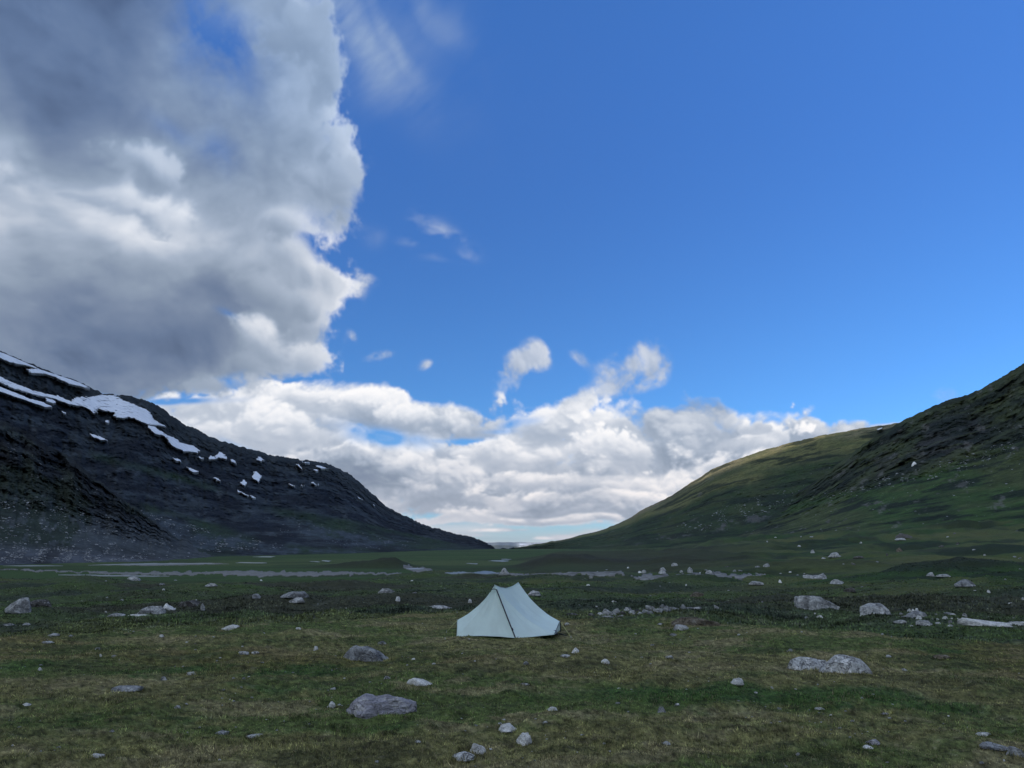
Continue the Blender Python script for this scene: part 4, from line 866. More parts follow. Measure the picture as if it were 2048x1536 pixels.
# ---------------------------------------------------------------- rocks
def m_rock(name, base, dark, light, lichen, layers=0.0, sc_=3.0, crack=.45):
    m = Mat(name); p = m.coord('Object'); oi = m.n('ShaderNodeObjectInfo').outputs['Random']
    off = m.n('ShaderNodeVectorMath', operation='ADD'); m.l(p, off.inputs[0]); cbn = m.n('ShaderNodeCombineXYZ'); 
    for i in range(3): m.l(m.math('MULTIPLY', oi, 37.0 + 11 * i), cbn.inputs[i])
    m.l(cbn.outputs[0], off.inputs[1]); p = off.outputs[0]
    a = m.noise(p, sc_, 6, .62, .4); b = m.noise(p, sc_ * 5, 4, .7); v = m.noise(p, sc_ * 1.7, 3, .5, 1.2); w = m.noise(p, sc_ * 14, 3, .7)
    c = m.ramp(a, [(.28, dark), (.48, base), (.72, light)])
    c = m.mix(1.0, c, m.ramp(b, [(.3, .74), (.6, 1.15)]), 'MULTIPLY')
    c = m.mix(m.math('MULTIPLY', m.ramp(v, [(.56, 0.0), (.62, 1.0)]), .75), c, lichen)
    c = m.mix(m.math('MULTIPLY', m.ramp(b, [(.60, 0.0), (.68, 1.0)]), .55), c, tuple(x * .35 for x in dark))
    dv = m.n('ShaderNodeVectorMath', operation='ADD'); m.l(p, dv.inputs[0]); nz_ = m.n('ShaderNodeTexNoise'); nz_.inputs['Scale'].default_value = sc_ * 1.5; m.l(p, nz_.inputs['Vector']); m.l(nz_.outputs['Color'], dv.inputs[1])
    cr = m.vor(m.map(dv.outputs[0], (1.0, 1.0, 1.7), (.3, .5, .2)), sc_ * 1.1, 'DISTANCE_TO_EDGE')
    c = m.mix(1.0, c, m.ramp(cr, [(.0, 1 - crack), (.03, 1 - crack * .4), (.06, 1.0)]), 'MULTIPLY')
    big_ = m.noise(p, sc_ * .6, 3, .6, .8); c = m.mix(1.0, c, m.ramp(big_, [(.36, 1 - crack), (.50, 1.0), (.66, 1.12)]), 'MULTIPLY')
    h = m.math('ADD', a, m.math('MULTIPLY', b, .5)); h = m.math('ADD', h, m.ramp(cr, [(.0, 0.0), (.06, crack * .8)]))
    nb = m.bump(h, 1.0, .16)
    if layers:
        ly = m.noise(m.map(p, (.7, 1.6, 4.5), (.25, .30, 0)), sc_ * 1.1, 4, .6, .3)
        nb = m.bump(ly, 1.0, .10 * layers, nb); c = m.mix(1.0, c, m.ramp(ly, [(.34, .60), (.44, 1.0), (.7, 1.08)]), 'MULTIPLY')
    nb = m.bump(w, .6, .02, nb)
    return m.fin(c, .9, nb, .2)
RK = {
 'grey': m_rock('grey_rock', (.25, .265, .28), (.08, .086, .094), (.42, .44, .46), (.52, .54, .54), 0, 3.0, .3),
 'pale': m_rock('pale_rock', (.42, .44, .45), (.13, .14, .15), (.60, .61, .61), (.74, .75, .75), 0, 3.0, .5),
 'white': m_rock('white_rock', (.78, .80, .80), (.45, .46, .47), (.86, .87, .86), (.86, .87, .87), 0, 4, .15),
 'slate': m_rock('purple_grey_rock', (.25, .25, .285), (.12, .115, .14), (.37, .37, .42), (.40, .40, .41), .7, 2.0, .12),
 'dark': m_rock('dark_rock', (.085, .082, .080), (.035, .034, .035), (.16, .155, .15), (.32, .33, .32), .6),
 'brown': m_rock('brown_rock', (.15, .13, .10), (.07, .06, .05), (.24, .21, .17), (.30, .29, .25)),
}
_ico = {}
def ico(k):
    if k not in _ico:
        bm = bmesh.new(); bmesh.ops.create_icosphere(bm, subdivisions=k, radius=1.0)
        _ico[k] = (np.array([v.co[:] for v in bm.verts]), np.array([[v.index for v in f.verts] for f in bm.faces])); bm.free()
    return _ico[k]
def rock_mesh(name, W, Dp, H, seed, sub=3, prof=None, rough=.16, cuts=9, mat='grey', layered=False, sink=.25, blocky=0.0, strata=0.0):
    V, F = ico(sub); r = np.random.default_rng(seed); P = V.copy()
    if blocky: P = np.sign(P) * np.abs(P) ** (1 - blocky * .55); P /= np.abs(P).max(0)
    for _ in range(cuts):
        d = r.normal(size=3); d[2] = abs(d[2]) * .8; d /= np.linalg.norm(d); h = r.uniform(.62, .9)
        s = P @ d - h; P = P - np.clip(s, 0, None)[:, None] * d * .92
    off = Vector(r.uniform(-50, 50, 3))
    n = np.array([[mnoise.fractal(Vector(p) * 1.5 + off, 1.0, 2.0, 4), mnoise.noise(Vector(p) * 5 + off)] for p in P])
    P = P * (1 + rough * n[:, :1] + rough * .22 * n[:, 1:])
    P /= np.abs(P).max(0)
    if layered:
        z = P[:, 2] + .25 * P[:, 0] + .15 * P[:, 1]; q = np.floor(z * 5 + .5 * n[:, 0]) ; rr = 1 + .05 * np.sin(q * 12.9898 + seed)
        P[:, 0] *= rr; P[:, 1] *= rr
    if prof:
        x = P[:, 0]; env = np.sqrt(np.clip(1 - x * x, .02, 1)); u_ = np.interp((x + 1) / 2, [a for a, _ in prof], [b for _, b in prof])
        up_ = P[:, 2] > 0
        P[:, 2] = np.where(up_, np.clip(P[:, 2] / env, 0, 1.05) * u_, P[:, 2])
    if strata:                                       # tilted plates: sawtooth steps across the top
        q = (P[:, 1] * 2.6 - P[:, 0] * .8 + .5 * n[:, 0]) * 1.5; st_ = q - np.floor(q); P[:, 2] = P[:, 2] - np.where(P[:, 2] > 0, strata * 2.2 * np.where(st_ < .12, .12 - st_, 0) * 8 + strata * .8 * st_, 0)
    P[:, 2] = np.where(P[:, 2] < 0, P[:, 2] * sink, P[:, 2])
    P = P * np.array([W / 2, Dp / 2, H])
    return mesh_from(name, P, F, None, not layered and sub > 2, RK[mat])

USED = []; ROCKS = []
def place_rock(name, px, py, w, h, mat, label, cat='boulder', group=None, depth=.7, sub=3, prof=None, seed=None, surf=None, rough=.16, cuts=9, layered=False, blocky=0.0, tilt=0.0, strata=0.0):
    """px, py: middle of the foot of the rock in the photograph; w, h: its size there"""
    if surf is None:
        g = pick_ground(px, py)
        if g is None: print('no ground for', label, px, py); return
        x, y, z, D = g
    else:
        q = surf.point(px, py)
        if q is None: print('no slope for', label, px, py); return
        x, y, z, D = q
    a, e = px_azel(px, py); s = D / 1547.0 * (1 / math.hypot(1, (px - 1024) / 1547)) ** .5 * .98
    W = w * s; Dp = W * depth; th = max(.01, -math.radians(float(e))) if surf is None else 0
    H = max(.45 * h * s, h * s - Dp * .45 * math.sin(th)) * 1.06
    seed = int(px * 7 + py * 13) if seed is None else seed
    me = rock_mesh(name, W, Dp, H, seed, sub, prof, rough, cuts, mat, layered, .3, blocky, strata)
    b = math.atan2(x, y); back = Dp * .38
    x2, y2 = x + math.sin(b) * back, y + math.cos(b) * back
    z2 = float(ground_z(np.array([x2]), np.array([y2]))[0]) if surf is None else z - H * .1
    z2 = min(z2, z + .3 * H) if surf is None else z2
    o = put(name, me, label, cat, group, loc=(x2, y2, z2 - .02 * H)); o.rotation_euler = (0, tilt, -b)
    USED.append((px, py, w)); ROCKS.append((x2, y2, W, Dp, D))
    return o

B, S_ = 'boulder', 'stone'
big = [
 ('boulder', 732, 1324, 98, 40, 'grey', 'large domed grey boulder left of the tent', dict(sub=5, prof=[(0, .05), (.06, .42), (.16, .80), (.27, .97), (.36, .90), (.50, 1.0), (.60, .90), (.75, .62), (.88, .42), (.96, .32), (1, .1)], rough=.07, layered=False, cuts=16)),
 ('rock_slab', 760, 1428, 140, 42, 'slate', 'broad flat purple grey layered slab, the largest rock in the foreground', dict(sub=5, prof=[(0, .15), (.08, .45), (.16, .75), (.30, 1.0), (.45, .93), (.58, .98), (.68, .88), (.80, .80), (.90, .58), (1, .40)], rough=.10, depth=.85, cuts=6, layered=True, blocky=.5, strata=.09)),
 ('stone', 662, 1416, 20, 19, 'white', 'small pale pointed stone just left of the layered purple slab', dict(sub=4, prof=[(0, .1), (.3, .6), (.6, 1.0), (.75, .8), (1, .15)], cuts=14)),
 ('boulder', 839, 1372, 52, 17, 'white', 'low pinkish white stone between the domed boulder and the layered slab', dict(sub=4, prof=[(0, .3), (.12, .8), (.3, 1), (.62, .95), (.8, .6), (1, .2)], cuts=10)),
 ('boulder', 1684, 1347, 106, 36, 'pale', 'large rounded mottled pale boulder at the right, bigger of a touching pair', dict(sub=5, prof=[(0, .1), (.1, .4), (.25, .75), (.40, 1.0), (.62, .88), (.80, .72), (.92, .45), (1, .1)], rough=.08, cuts=14)),
 ('boulder', 1612, 1339, 76, 24, 'pale', 'lower pale boulder touching the left side of the large mottled one', dict(sub=4, prof=[(0, .3), (.15, .85), (.35, 1.0), (.7, .9), (1, .6)], rough=.08, cuts=12)),
 ('stone', 1475, 1370, 26, 14, 'white', 'small bright white stone in the lush green grass strip', dict(sub=4)),
 ('stone', 1015, 1467, 44, 15, 'white', 'flattish white stone in front of the tent, above another white stone', dict(sub=4, depth=.8)),
 ('stone', 1047, 1490, 33, 24, 'white', 'upright blocky white stone with grey streaks in the near foreground', dict(sub=4, depth=.9, blocky=.4)),
 ('stone', 952, 1508, 38, 21, 'white', 'rounded white stone touching the back of a flat pale stone at the bottom', dict(sub=4)),
 ('stone', 926, 1524, 52, 16, 'pale', 'flat pale blue stone at the bottom edge, in front of the rounded white one', dict(sub=4, depth=.9)),
 ('stone', 444, 1470, 30, 10, 'pale', 'flat whitish stone on dark turf, lower left', dict(depth=.9)),
 ('stone', 511, 1474, 42, 6, 'pale', 'thin pale flake lying right of the flat whitish stone, lower left', dict(depth=.8)),
 ('stone', 194, 1516, 28, 9, 'white', 'small white stone near the bottom left corner', dict()),
 ('rock_slab', 252, 1383, 60, 12, 'grey', 'half buried grey slab flush with the turf on the left', dict(depth=1.0, sub=4)),
 ('stone', 462, 1260, 36, 11, 'white', 'white peaked stone standing alone on the left turf', dict(sub=4, prof=[(0, .1), (.3, .6), (.55, 1), (.8, .9), (1, .3)])),
 ('stone', 763, 1290, 20, 7, 'pale', 'small pale stone just behind the domed boulder', dict()),
 ('stone', 631, 1301, 10, 8, 'white', 'small upright white stone left of the domed boulder', dict()),
 ('stone', 487, 1310, 24, 7, 'pale', 'left of two pale flakes lying side by side on the left turf', dict(depth=.9)),
 ('stone', 509, 1309, 18, 5, 'pale', 'right of two pale flakes lying side by side on the left turf', dict(depth=.9)),
 ('stone', 1152, 1305, 19, 9, 'white', 'white stone right of the tent, nearest to its right end', dict()),
 ('stone', 1131, 1315, 22, 6, 'pale', 'pale flat stone just in front of the white one right of the tent', dict(depth=.9)),
 ('stone', 1052, 1330, 13, 6, 'pale', 'little grey stone straight below the tent door stake', dict()),
 ('stone', 1210, 1328, 17, 9, 'white', 'slanting white stone right of centre at the edge of a bare hollow', dict(tilt=.35)),
 ('stone', 1339, 1318, 18, 7, 'pale', 'pale stone at the right end of the bare hollow', dict()),
 ('stone', 1049, 1371, 23, 4, 'pale', 'thin flake lying in the grass below the tent', dict(depth=.8)),
 ('stone', 1104, 1422, 26, 8, 'white', 'white flat stone on brown turf below and right of the tent', dict()),
 ('stone', 1090, 1446, 11, 4, 'pale', 'small flake just below the white flat stone on brown turf', dict()),
 ('stone', 1324, 1424, 17, 11, 'grey', 'small rounded grey stone at the lower rim of the green strip', dict()),
 ('stone', 1354, 1412, 11, 6, 'pale', 'tiny pale stone beside the rounded grey one', dict()),
 ('stone', 1331, 1490, 20, 6, 'pale', 'pale greenish stone sunk in the near right turf', dict()),
 ('boulder', 1360, 1261, 36, 12, 'pale', 'low lichened grey block in front of the long slab', dict(blocky=.4, sub=4)),
 ('stone', 1347, 1272, 19, 5, 'pale', 'thin pale flake in front of the low lichened block', dict()),
 ('stone', 1134, 1251, 11, 5, 'white', 'small white stone just past the tent\'s right guy line', dict()),
 ('rock_slab', 1388, 1250, 116, 16, 'brown', 'long low brown slab at the plateau edge right of the tent', dict(prof=[(0, .3), (.08, .9), (.5, 1), (.9, .95), (1, .2)], depth=.3, sub=4, blocky=.6)),
 ('stone', 1320, 1251, 17, 4, 'pale', 'small pale flake off the left end of the long brown slab', dict()),
 ('stone', 1745, 1489, 30, 10, 'slate', 'purple grey stone behind a whiter one, lower right', dict(sub=4)),
 ('stone', 1734, 1498, 27, 8, 'white', 'white flat stone in front of the purple grey one, lower right', dict(sub=4)),
 ('stone', 1992, 1500, 56, 12, 'grey', 'long greenish grey stone near the bottom right corner', dict(sub=4, prof=[(0, .8), (.3, 1), (.6, .7), (1, .3)])),
 ('stone', 2032, 1511, 34, 16, 'pale', 'pale blocky stone in the bottom right corner', dict(sub=4)),
 ('stone', 1968, 1473, 27, 7, 'pale', 'small slanting stone above the long greenish one, lower right', dict()),
 ('stone', 1885, 1319, 32, 7, 'brown', 'low tan stone in bare turf on the right', dict()),
 ('stone', 1808, 1341, 12, 4, 'pale', 'small pale stone right of the lichened boulder pair', dict()),
 ('stone', 1777, 1315, 11, 4, 'pale', 'tiny pale stone behind and right of the lichened boulder pair', dict()),
 ('stone', 1581, 1304, 18, 5, 'grey', 'small grey stone behind the lichened boulder pair', dict()),
 ('stone', 1640, 1420, 24, 4, 'pale', 'thin flake below the lush green strip, left of a pinkish one', dict()),
 ('stone', 1773, 1429, 20, 4, 'slate', 'pinkish flake below the lush green strip', dict()),
 ('stone', 196, 1300, 13, 5, 'pale', 'small blue grey stone on the left turf, upper of two', dict()),
 ('stone', 228, 1315, 14, 4, 'pale', 'small pale stone on the left turf, lower of two', dict()),
 ('stone', 80, 1341, 7, 7, 'white', 'tiny upright white stone in the green at the far left', dict()),
 ('stone', 382, 1350, 18, 7, 'white', 'white stone in the dark green grass on the left', dict()),
 ('stone', 327, 1361, 14, 6, 'pale', 'small grey stone just behind the half buried slab', dict()),
 ('stone', 355, 1417, 12, 6, 'pale', 'small stone beside a mossy patch, lower left', dict()),
 ('stone', 53, 1412, 17, 5, 'white', 'white flake at the far left of the foreground', dict()),
 ('stone', 107, 1273, 22, 5, 'pale', 'flat pale stone on the far left turf, left of a smaller one', dict(depth=.9)),
 ('stone', 141, 1274, 11, 4, 'pale', 'smaller flat stone on the far left turf, right of the larger', dict()),
 ('stone', 93, 1288, 25, 5, 'pale', 'flat pale stone in front of the far left pair', dict(depth=.9)),
 ('stone', 17, 1252, 18, 4, 'pale', 'thin pale stone at the left picture edge by the plateau rim', dict()),
 ('stone', 52, 1250, 14, 4, 'pale', 'thin pale stone right of the one at the left edge', dict()),
 ('stone', 323, 1275, 11, 5, 'white', 'white pebble sized stone on the left turf below the long grey block', dict()),
 ('stone', 597, 1259, 13, 5, 'white', 'small bright stone on the turf left of the tent', dict()),
 ('stone', 827, 1320, 9, 4, 'white', 'tiny white stone between domed boulder and tent', dict()),
 ('stone', 774, 1358, 14, 6, 'pale', 'small slanting pale stick like stone below the domed boulder', dict(tilt=-.3, depth=.3)),
 ('stone', 667, 1379, 13, 4, 'pale', 'small pale flake above the pointed stone', dict()),
 ('stone', 836, 1486, 12, 4, 'pale', 'tiny greenish white flake below the layered slab', dict()),
 # beyond the plateau edge
 ('boulder', 38, 1228, 46, 24, 'pale', 'smooth rounded blue grey boulder at the far left', dict(sub=4, prof=[(0, .2), (.25, .65), (.5, .95), (.75, 1.0), (.93, .75), (1, .3)], cuts=6, rough=.06)),
 ('boulder', 74, 1214, 52, 17, 'dark', 'dark broken rock pile behind the smooth far left boulder', dict(sub=4, cuts=16, layered=True)),
 ('rock_slab', 303, 1226, 58, 14, 'pale', 'long rounded pale block in the hollow on the left', dict(sub=4, blocky=.6, prof=[(0, .9), (.5, 1), (1, .8)], depth=.4)),
 ('boulder', 336, 1220, 27, 14, 'white', 'white peaked boulder leaning on the right end of the long pale block', dict(sub=4, prof=[(0, .5), (.4, 1), (.8, .7), (1, .4)])),
 ('rock_slab', 234, 1233, 38, 6, 'pale', 'thin pale slab at the plateau rim, left of a whiter one', dict(depth=.5)),
 ('rock_slab', 277, 1234, 38, 6, 'white', 'thin whitish slab at the plateau rim below the long pale block', dict(depth=.5)),
 ('boulder', 384, 1214, 54, 20, 'dark', 'dark brown craggy boulder in the left heath', dict(sub=4, prof=[(0, .6), (.12, 1.0), (.22, .7), (.6, .65), (.9, .5), (1, .2)], cuts=14)),
 ('stone', 405, 1221, 9, 14, 'pale', 'narrow upright pale shard at the right end of the dark brown boulder', dict(depth=.7, tilt=-.15)),
 ('boulder', 268, 1162, 28, 9, 'pale', 'pale boulder near the river bank on the left', dict()),
 ('boulder', 588, 1198, 56, 14, 'grey', 'grey boulder with a pale top and a dark underside, left of the tent', dict(sub=4, prof=[(0, .3), (.3, .7), (.6, 1), (.9, .9), (1, .3)])),
 ('boulder', 595, 1207, 34, 9, 'pale', 'low pale boulder in front of the dark sided one', dict()),
 ('boulder', 512, 1198, 19, 9, 'grey', 'small rounded boulder in the heath left of the dark sided one', dict()),
 ('boulder', 773, 1186, 34, 11, 'pale', 'pale blue boulder in the heath between tent and river', dict(sub=4)),
 ('stone', 795, 1202, 12, 9, 'white', 'small light standing stone below the pale blue heath boulder', dict()),
 ('rock_slab', 878, 1218, 54, 7, 'pale', 'pale slab at the plateau rim just left of the tent', dict(depth=.5)),
 ('boulder', 422, 1174, 24, 6, 'pale', 'low pale rock in the left heath below the gravel bars', dict()),
 ('boulder', 940, 1206, 9, 9, 'pale', 'small pale rock peeping up left of the tent\'s roof', dict()),
 ('boulder', 1068, 1193, 28, 9, 'pale', 'pale rounded rock seen past the tent\'s right roof slope', dict()),
 ('boulder', 1009, 1148, 20, 12, 'pale', 'rounded pale boulder standing on the far river bank above the tent', dict(sub=4, prof=[(0, .3), (.3, .9), (.5, 1), (.8, .8), (1, .3)])),
 ('boulder', 1630, 1220, 90, 34, 'pale', 'largest pale boulder on the right, high on its left and sloping down right', dict(sub=5, prof=[(0, .45), (.04, .78), (.12, .97), (.22, 1.0), (.36, .92), (.5, .78), (.7, .56), (.88, .34), (1, .08)], rough=.09, cuts=14, depth=.6)),
 ('boulder', 1751, 1228, 62, 24, 'pale', 'second pale boulder on the right, right of the sloping one', dict(sub=5, prof=[(0, .3), (.08, .78), (.2, .93), (.4, 1.0), (.62, .95), (.78, .74), (.9, .5), (1, .2)], rough=.10, cuts=18)),
 ('boulder', 1834, 1234, 38, 11, 'grey', 'flat grey rock with a white stone against it, right', dict()),
 ('stone', 1837, 1239, 13, 7, 'white', 'small white stone against the flat grey rock on the right', dict()),
 ('stone', 1819, 1224, 8, 6, 'white', 'left one of three little white stones in a row', dict()),
 ('stone', 1827, 1224, 8, 6, 'white', 'middle one of three little white stones in a row', dict()),
 ('stone', 1834, 1224, 7, 7, 'white', 'right one of three little white stones in a row', dict()),
 ('rock_slab', 1810, 1236, 30, 6, 'pale', 'thin pale slab left of the flat grey rock', dict()),
 ('rock_slab', 1899, 1230, 24, 6, 'pale', 'small pale slab right of the three white stones', dict()),
 ('rock_slab', 1972, 1252, 92, 13, 'white', 'long white slab at the plateau rim at the right', dict(sub=4, prof=[(0, .5), (.10, 1.0), (.25, .75), (.6, .55), (1, .4)], depth=.4)),
 ('rock_slab', 2040, 1252, 50, 10, 'pale', 'pale slab at the right picture edge, right of the long white one', dict(depth=.4)),
 ('rock_slab', 1850, 1252, 34, 9, 'pale', 'broken pale slab among small stones, left of the long white slab', dict()),
 ('stone', 1800, 1247, 24, 7, 'pale', 'pale stone below the flat grey rock, left side', dict()),
 ('stone', 1902, 1254, 14, 5, 'pale', 'small stone just left of the long white slab', dict()),
 ('stone', 1640, 1236, 13, 5, 'white', 'white stone below the sloping boulder', dict()),
 ('stone', 1613, 1238, 10, 5, 'pale', 'pale stone lower left of the sloping boulder', dict()),
 ('boulder', 1435, 1219, 14, 8, 'pale', 'pale pointed rock at the right end of the rubble bank', dict(prof=[(0, .9), (.3, 1), (1, .1)])),
 ('boulder', 1393, 1193, 30, 9, 'brown', 'flat topped tan rock in the heath above the rubble bank', dict()),
 ('boulder', 1512, 1171, 30, 7, 'pale', 'low pale boulder on the right heath below the gravel', dict()),
 ('boulder', 1672, 1168, 30, 8, 'pale', 'low rounded boulder on the right pasture, under a larger one', dict()),
 ('boulder', 1632, 1158, 48, 12, 'pale', 'pale double humped boulder on the right pasture', dict(sub=4, prof=[(0, .4), (.2, .9), (.45, .8), (.6, .7), (.85, 1), (1, .5)])),
 ('boulder', 1930, 1174, 36, 14, 'grey', 'domed grey boulder on the right pasture', dict(sub=4, prof=[(0, .1), (.3, .7), (.5, 1), (.75, .7), (1, .1)])),
 ('boulder', 1862, 1153, 18, 9, 'pale', 'small pale boulder on the long dark bank, right', dict()),
 ('rock_slab', 1888, 1154, 28, 5, 'pale', 'thin slab right of the small boulder on the dark bank', dict()),
 ('boulder', 1700, 1184, 26, 9, 'dark', 'dark low rock between two pale boulders on the right', dict()),
 ('boulder', 1380, 1146, 12, 11, 'pale', 'round boulder by the gravel, tallest along the far bank', dict(sub=4, cuts=4)),
 ('boulder', 1325, 1148, 17, 7, 'pale', 'low boulder in front at the gravel\'s far side', dict()),
 ('boulder', 1326, 1142, 14, 6, 'pale', 'boulder resting behind the low one at the gravel', dict()),
 ('boulder', 1288, 1146, 11, 6, 'pale', 'small boulder beside a whiter one on the far bank', dict()),
 ('stone', 1280, 1146, 8, 4, 'white', 'small white stone left of a boulder on the far bank', dict()),
 ('boulder', 1350, 1132, 15, 6, 'pale', 'small pale boulder on the brown slope past the gravel', dict()),
 ('boulder', 1418, 1148, 16, 7, 'pale', 'boulder in the loose cluster at the gravel\'s right end', dict()),
 ('boulder', 1532, 1134, 14, 8, 'pale', 'pointed pale boulder past the gravel\'s right end', dict()),
 ('boulder', 1670, 1116, 28, 8, 'pale', 'domed pale boulder low on the right hillside', dict()),
 ('rock_slab', 1806, 1077, 36, 9, 'dark', 'dark flat topped block on the right hillside', dict(blocky=.6)),
 ('rock_slab', 1802, 1081, 22, 4, 'pale', 'pale slab just below the dark flat topped block', dict()),
 ('boulder', 1799, 1103, 12, 7, 'brown', 'small tan boulder below the dark flat topped block', dict()),
 ('boulder', 1717, 1117, 22, 5, 'dark', 'low dark rock right of the domed pale boulder', dict()),
]
for (nm, x, y, w, h, mt, lb, kw) in big:
    place_rock(nm, x, y, w, h, mt, lb, cat='boulder' if nm == 'boulder' else ('slab' if nm == 'rock_slab' else 'stone'), group='rocks strewn over the valley floor', **kw)
place_rock('boulder', 1828, 930, 9, 9, 'white', 'single bright boulder at the foot of the dark crag on the right', group='rocks strewn over the valley floor', surf=MN)
# rubble bank behind and right of the tent
rr = random.Random(5)
ORD = ['first', 'second', 'third', 'fourth', 'fifth', 'sixth', 'seventh', 'eighth', 'ninth', 'tenth', 'eleventh', 'twelfth', 'thirteenth', 'fourteenth', 'fifteenth', 'sixteenth', 'seventeenth', 'eighteenth', 'nineteenth', 'twentieth'] + ['twenty ' + q for q in ('first', 'second', 'third', 'fourth', 'fifth', 'sixth', 'seventh')]
bank = [(1182, 1232, 14, 5), (1200, 1230, 13, 7), (1211, 1229, 15, 11), (1226, 1230, 12, 8), (1234, 1226, 14, 9), (1245, 1229, 12, 7), (1257, 1222, 12, 9), (1265, 1226, 10, 6), (1267, 1229, 6, 5), (1275, 1223, 13, 5), (1280, 1228, 12, 5),
        (1291, 1226, 14, 8), (1298, 1218, 13, 8), (1305, 1222, 16, 8), (1317, 1224, 14, 8), (1324, 1216, 12, 6), (1333, 1222, 14, 10), (1343, 1219, 12, 6), (1352, 1219, 14, 6), (1367, 1217, 9, 7), (1376, 1219, 18, 4), (1392, 1218, 20, 4), (1216, 1234, 20, 3), (1300, 1228, 12, 6), (1142, 1229, 22, 5), (1240, 1233, 12, 4)]
bank.sort(); BO = list(range(len(bank)))
for i, (x, y, w, h) in enumerate(bank):
    place_rock('boulder', x, y + 1, w * 1.45, h * 1.2, rr.choice(['pale', 'pale', 'grey', 'grey', 'dark']), ORD[BO[i]] + ' stone from the left in the rubble bank right of the tent', group='stones of the rubble bank', cuts=20, rough=.25, blocky=rr.uniform(0, .6), tilt=rr.uniform(-.3, .3))

# ---- the many alike stones: shared meshes
def proto(k, mat, seed, flat_=.5, sub=2): return rock_mesh('stone', 1.0, .8, flat_, seed, sub, None, .2, 9, mat, False, .3)
PRO = {m_: [proto(k, m_, 100 + k * 7, (.32, .45, .6, .38)[k]) for k in range(4)] for m_ in ('pale', 'white', 'grey', 'dark', 'brown')}
LM = [(732, 1310, 'the large domed boulder'), (760, 1410, 'the layered purple slab'), (662, 1408, 'the small pointed stone'), (839, 1364, 'the pinkish white stone'), (1660, 1330, 'the lichened boulder pair'), (1475, 1364, 'the white stone in the green strip'),
      (1015, 1460, 'the upper of the near white stones'), (1046, 1480, 'the upright blocky white stone'), (940, 1514, 'the touching pair at the bottom'), (444, 1466, 'the flat whitish stone lower left'), (511, 1472, 'the thin flake lower left'), (194, 1512, 'the bottom left stone'), (250, 1378, 'the half buried slab'), (462, 1256, 'the white peaked stone'),
      (497, 1308, 'the two flakes side by side'), (1152, 1300, 'the white stone right of the tent'), (1210, 1325, 'the slanting white stone'), (1104, 1420, 'the white flat stone on brown turf'), (1324, 1420, 'the rounded stone by the green strip'), (1331, 1488, 'the sunken greenish stone'), (1388, 1244, 'the long brown slab'), (1360, 1256, 'the lichened grey block'),
      (1738, 1492, 'the purple and white stones lower right'), (1992, 1496, 'the long greenish stone'), (1885, 1316, 'the low tan stone'), (120, 1273, 'the flat far left pair'), (53, 1410, 'the white flake far left'), (382, 1348, 'the white stone in dark grass'), (200, 1305, 'the two bluish stones on the left'), (1018, 1272, 'the tent'),
      (38, 1220, 'the smooth far left boulder'), (310, 1220, 'the long pale block'), (384, 1206, 'the dark brown craggy boulder'), (268, 1159, 'the riverside boulder'), (588, 1192, 'the dark sided boulder'), (773, 1182, 'the pale blue heath boulder'), (878, 1216, 'the rim slab by the tent'), (422, 1172, 'the low pale heath rock'), (1009, 1142, 'the rounded far bank boulder'),
      (1630, 1205, 'the sloping boulder'), (1751, 1218, 'the second pale boulder'), (1834, 1230, 'the flat grey rock'), (1985, 1246, 'the long white slab'), (1393, 1190, 'the tan flat topped rock'), (1290, 1224, 'the rubble bank'), (1512, 1168, 'the low boulder under the gravel'), (1632, 1152, 'the double humped boulder'), (1672, 1165, 'the boulder below the humped one'),
      (1930, 1168, 'the domed pasture boulder'), (1870, 1150, 'the boulder on the dark bank'), (1380, 1141, 'the round gravel boulder'), (1325, 1144, 'the stacked gravel boulders'), (1284, 1144, 'the white bank stone'), (1350, 1129, 'the brown slope boulder'), (1418, 1145, 'the gravel end cluster'), (1532, 1130, 'the pointed boulder past the gravel'), (1670, 1112, 'the domed low hillside boulder'),
      (1806, 1072, 'the dark flat topped block'), (1799, 1100, 'the small tan boulder'), (1717, 1115, 'the low dark hillside rock'), (1850, 1250, 'the broken pale slab'), (1828, 1223, 'the three little white stones'), (1445, 1219, 'the pointed bank end rock')]
LBL = set()
def relate(px, py, adj, noun):
    for l in sorted(LM, key=lambda q: math.hypot(q[0] - px, (q[1] - py) * 2.5))[:7]:
        dx, dy = px - l[0], (py - l[1]) * 2.5; dd = math.hypot(dx, dy)
        far = 'just' if dd < 45 else ('a little' if dd < 110 else ('some way' if dd < 220 else 'well'))
        hx = 'right of' if dx > 0 else 'left of'; hy = 'in front of' if dy > 0 else 'behind'
        rel = hx if abs(dx) > 2.2 * abs(dy) else (hy if abs(dy) > 2.2 * abs(dx) else hy.replace(' of', '') + ' and ' + hx)
        if rel.startswith('behind and') or rel.startswith('in front and'): pass
        t = f'{adj} {noun} {far} {rel} {l[2]}'
        if t not in LBL and len(t.split()) <= 16: LBL.add(t); return t
    return None
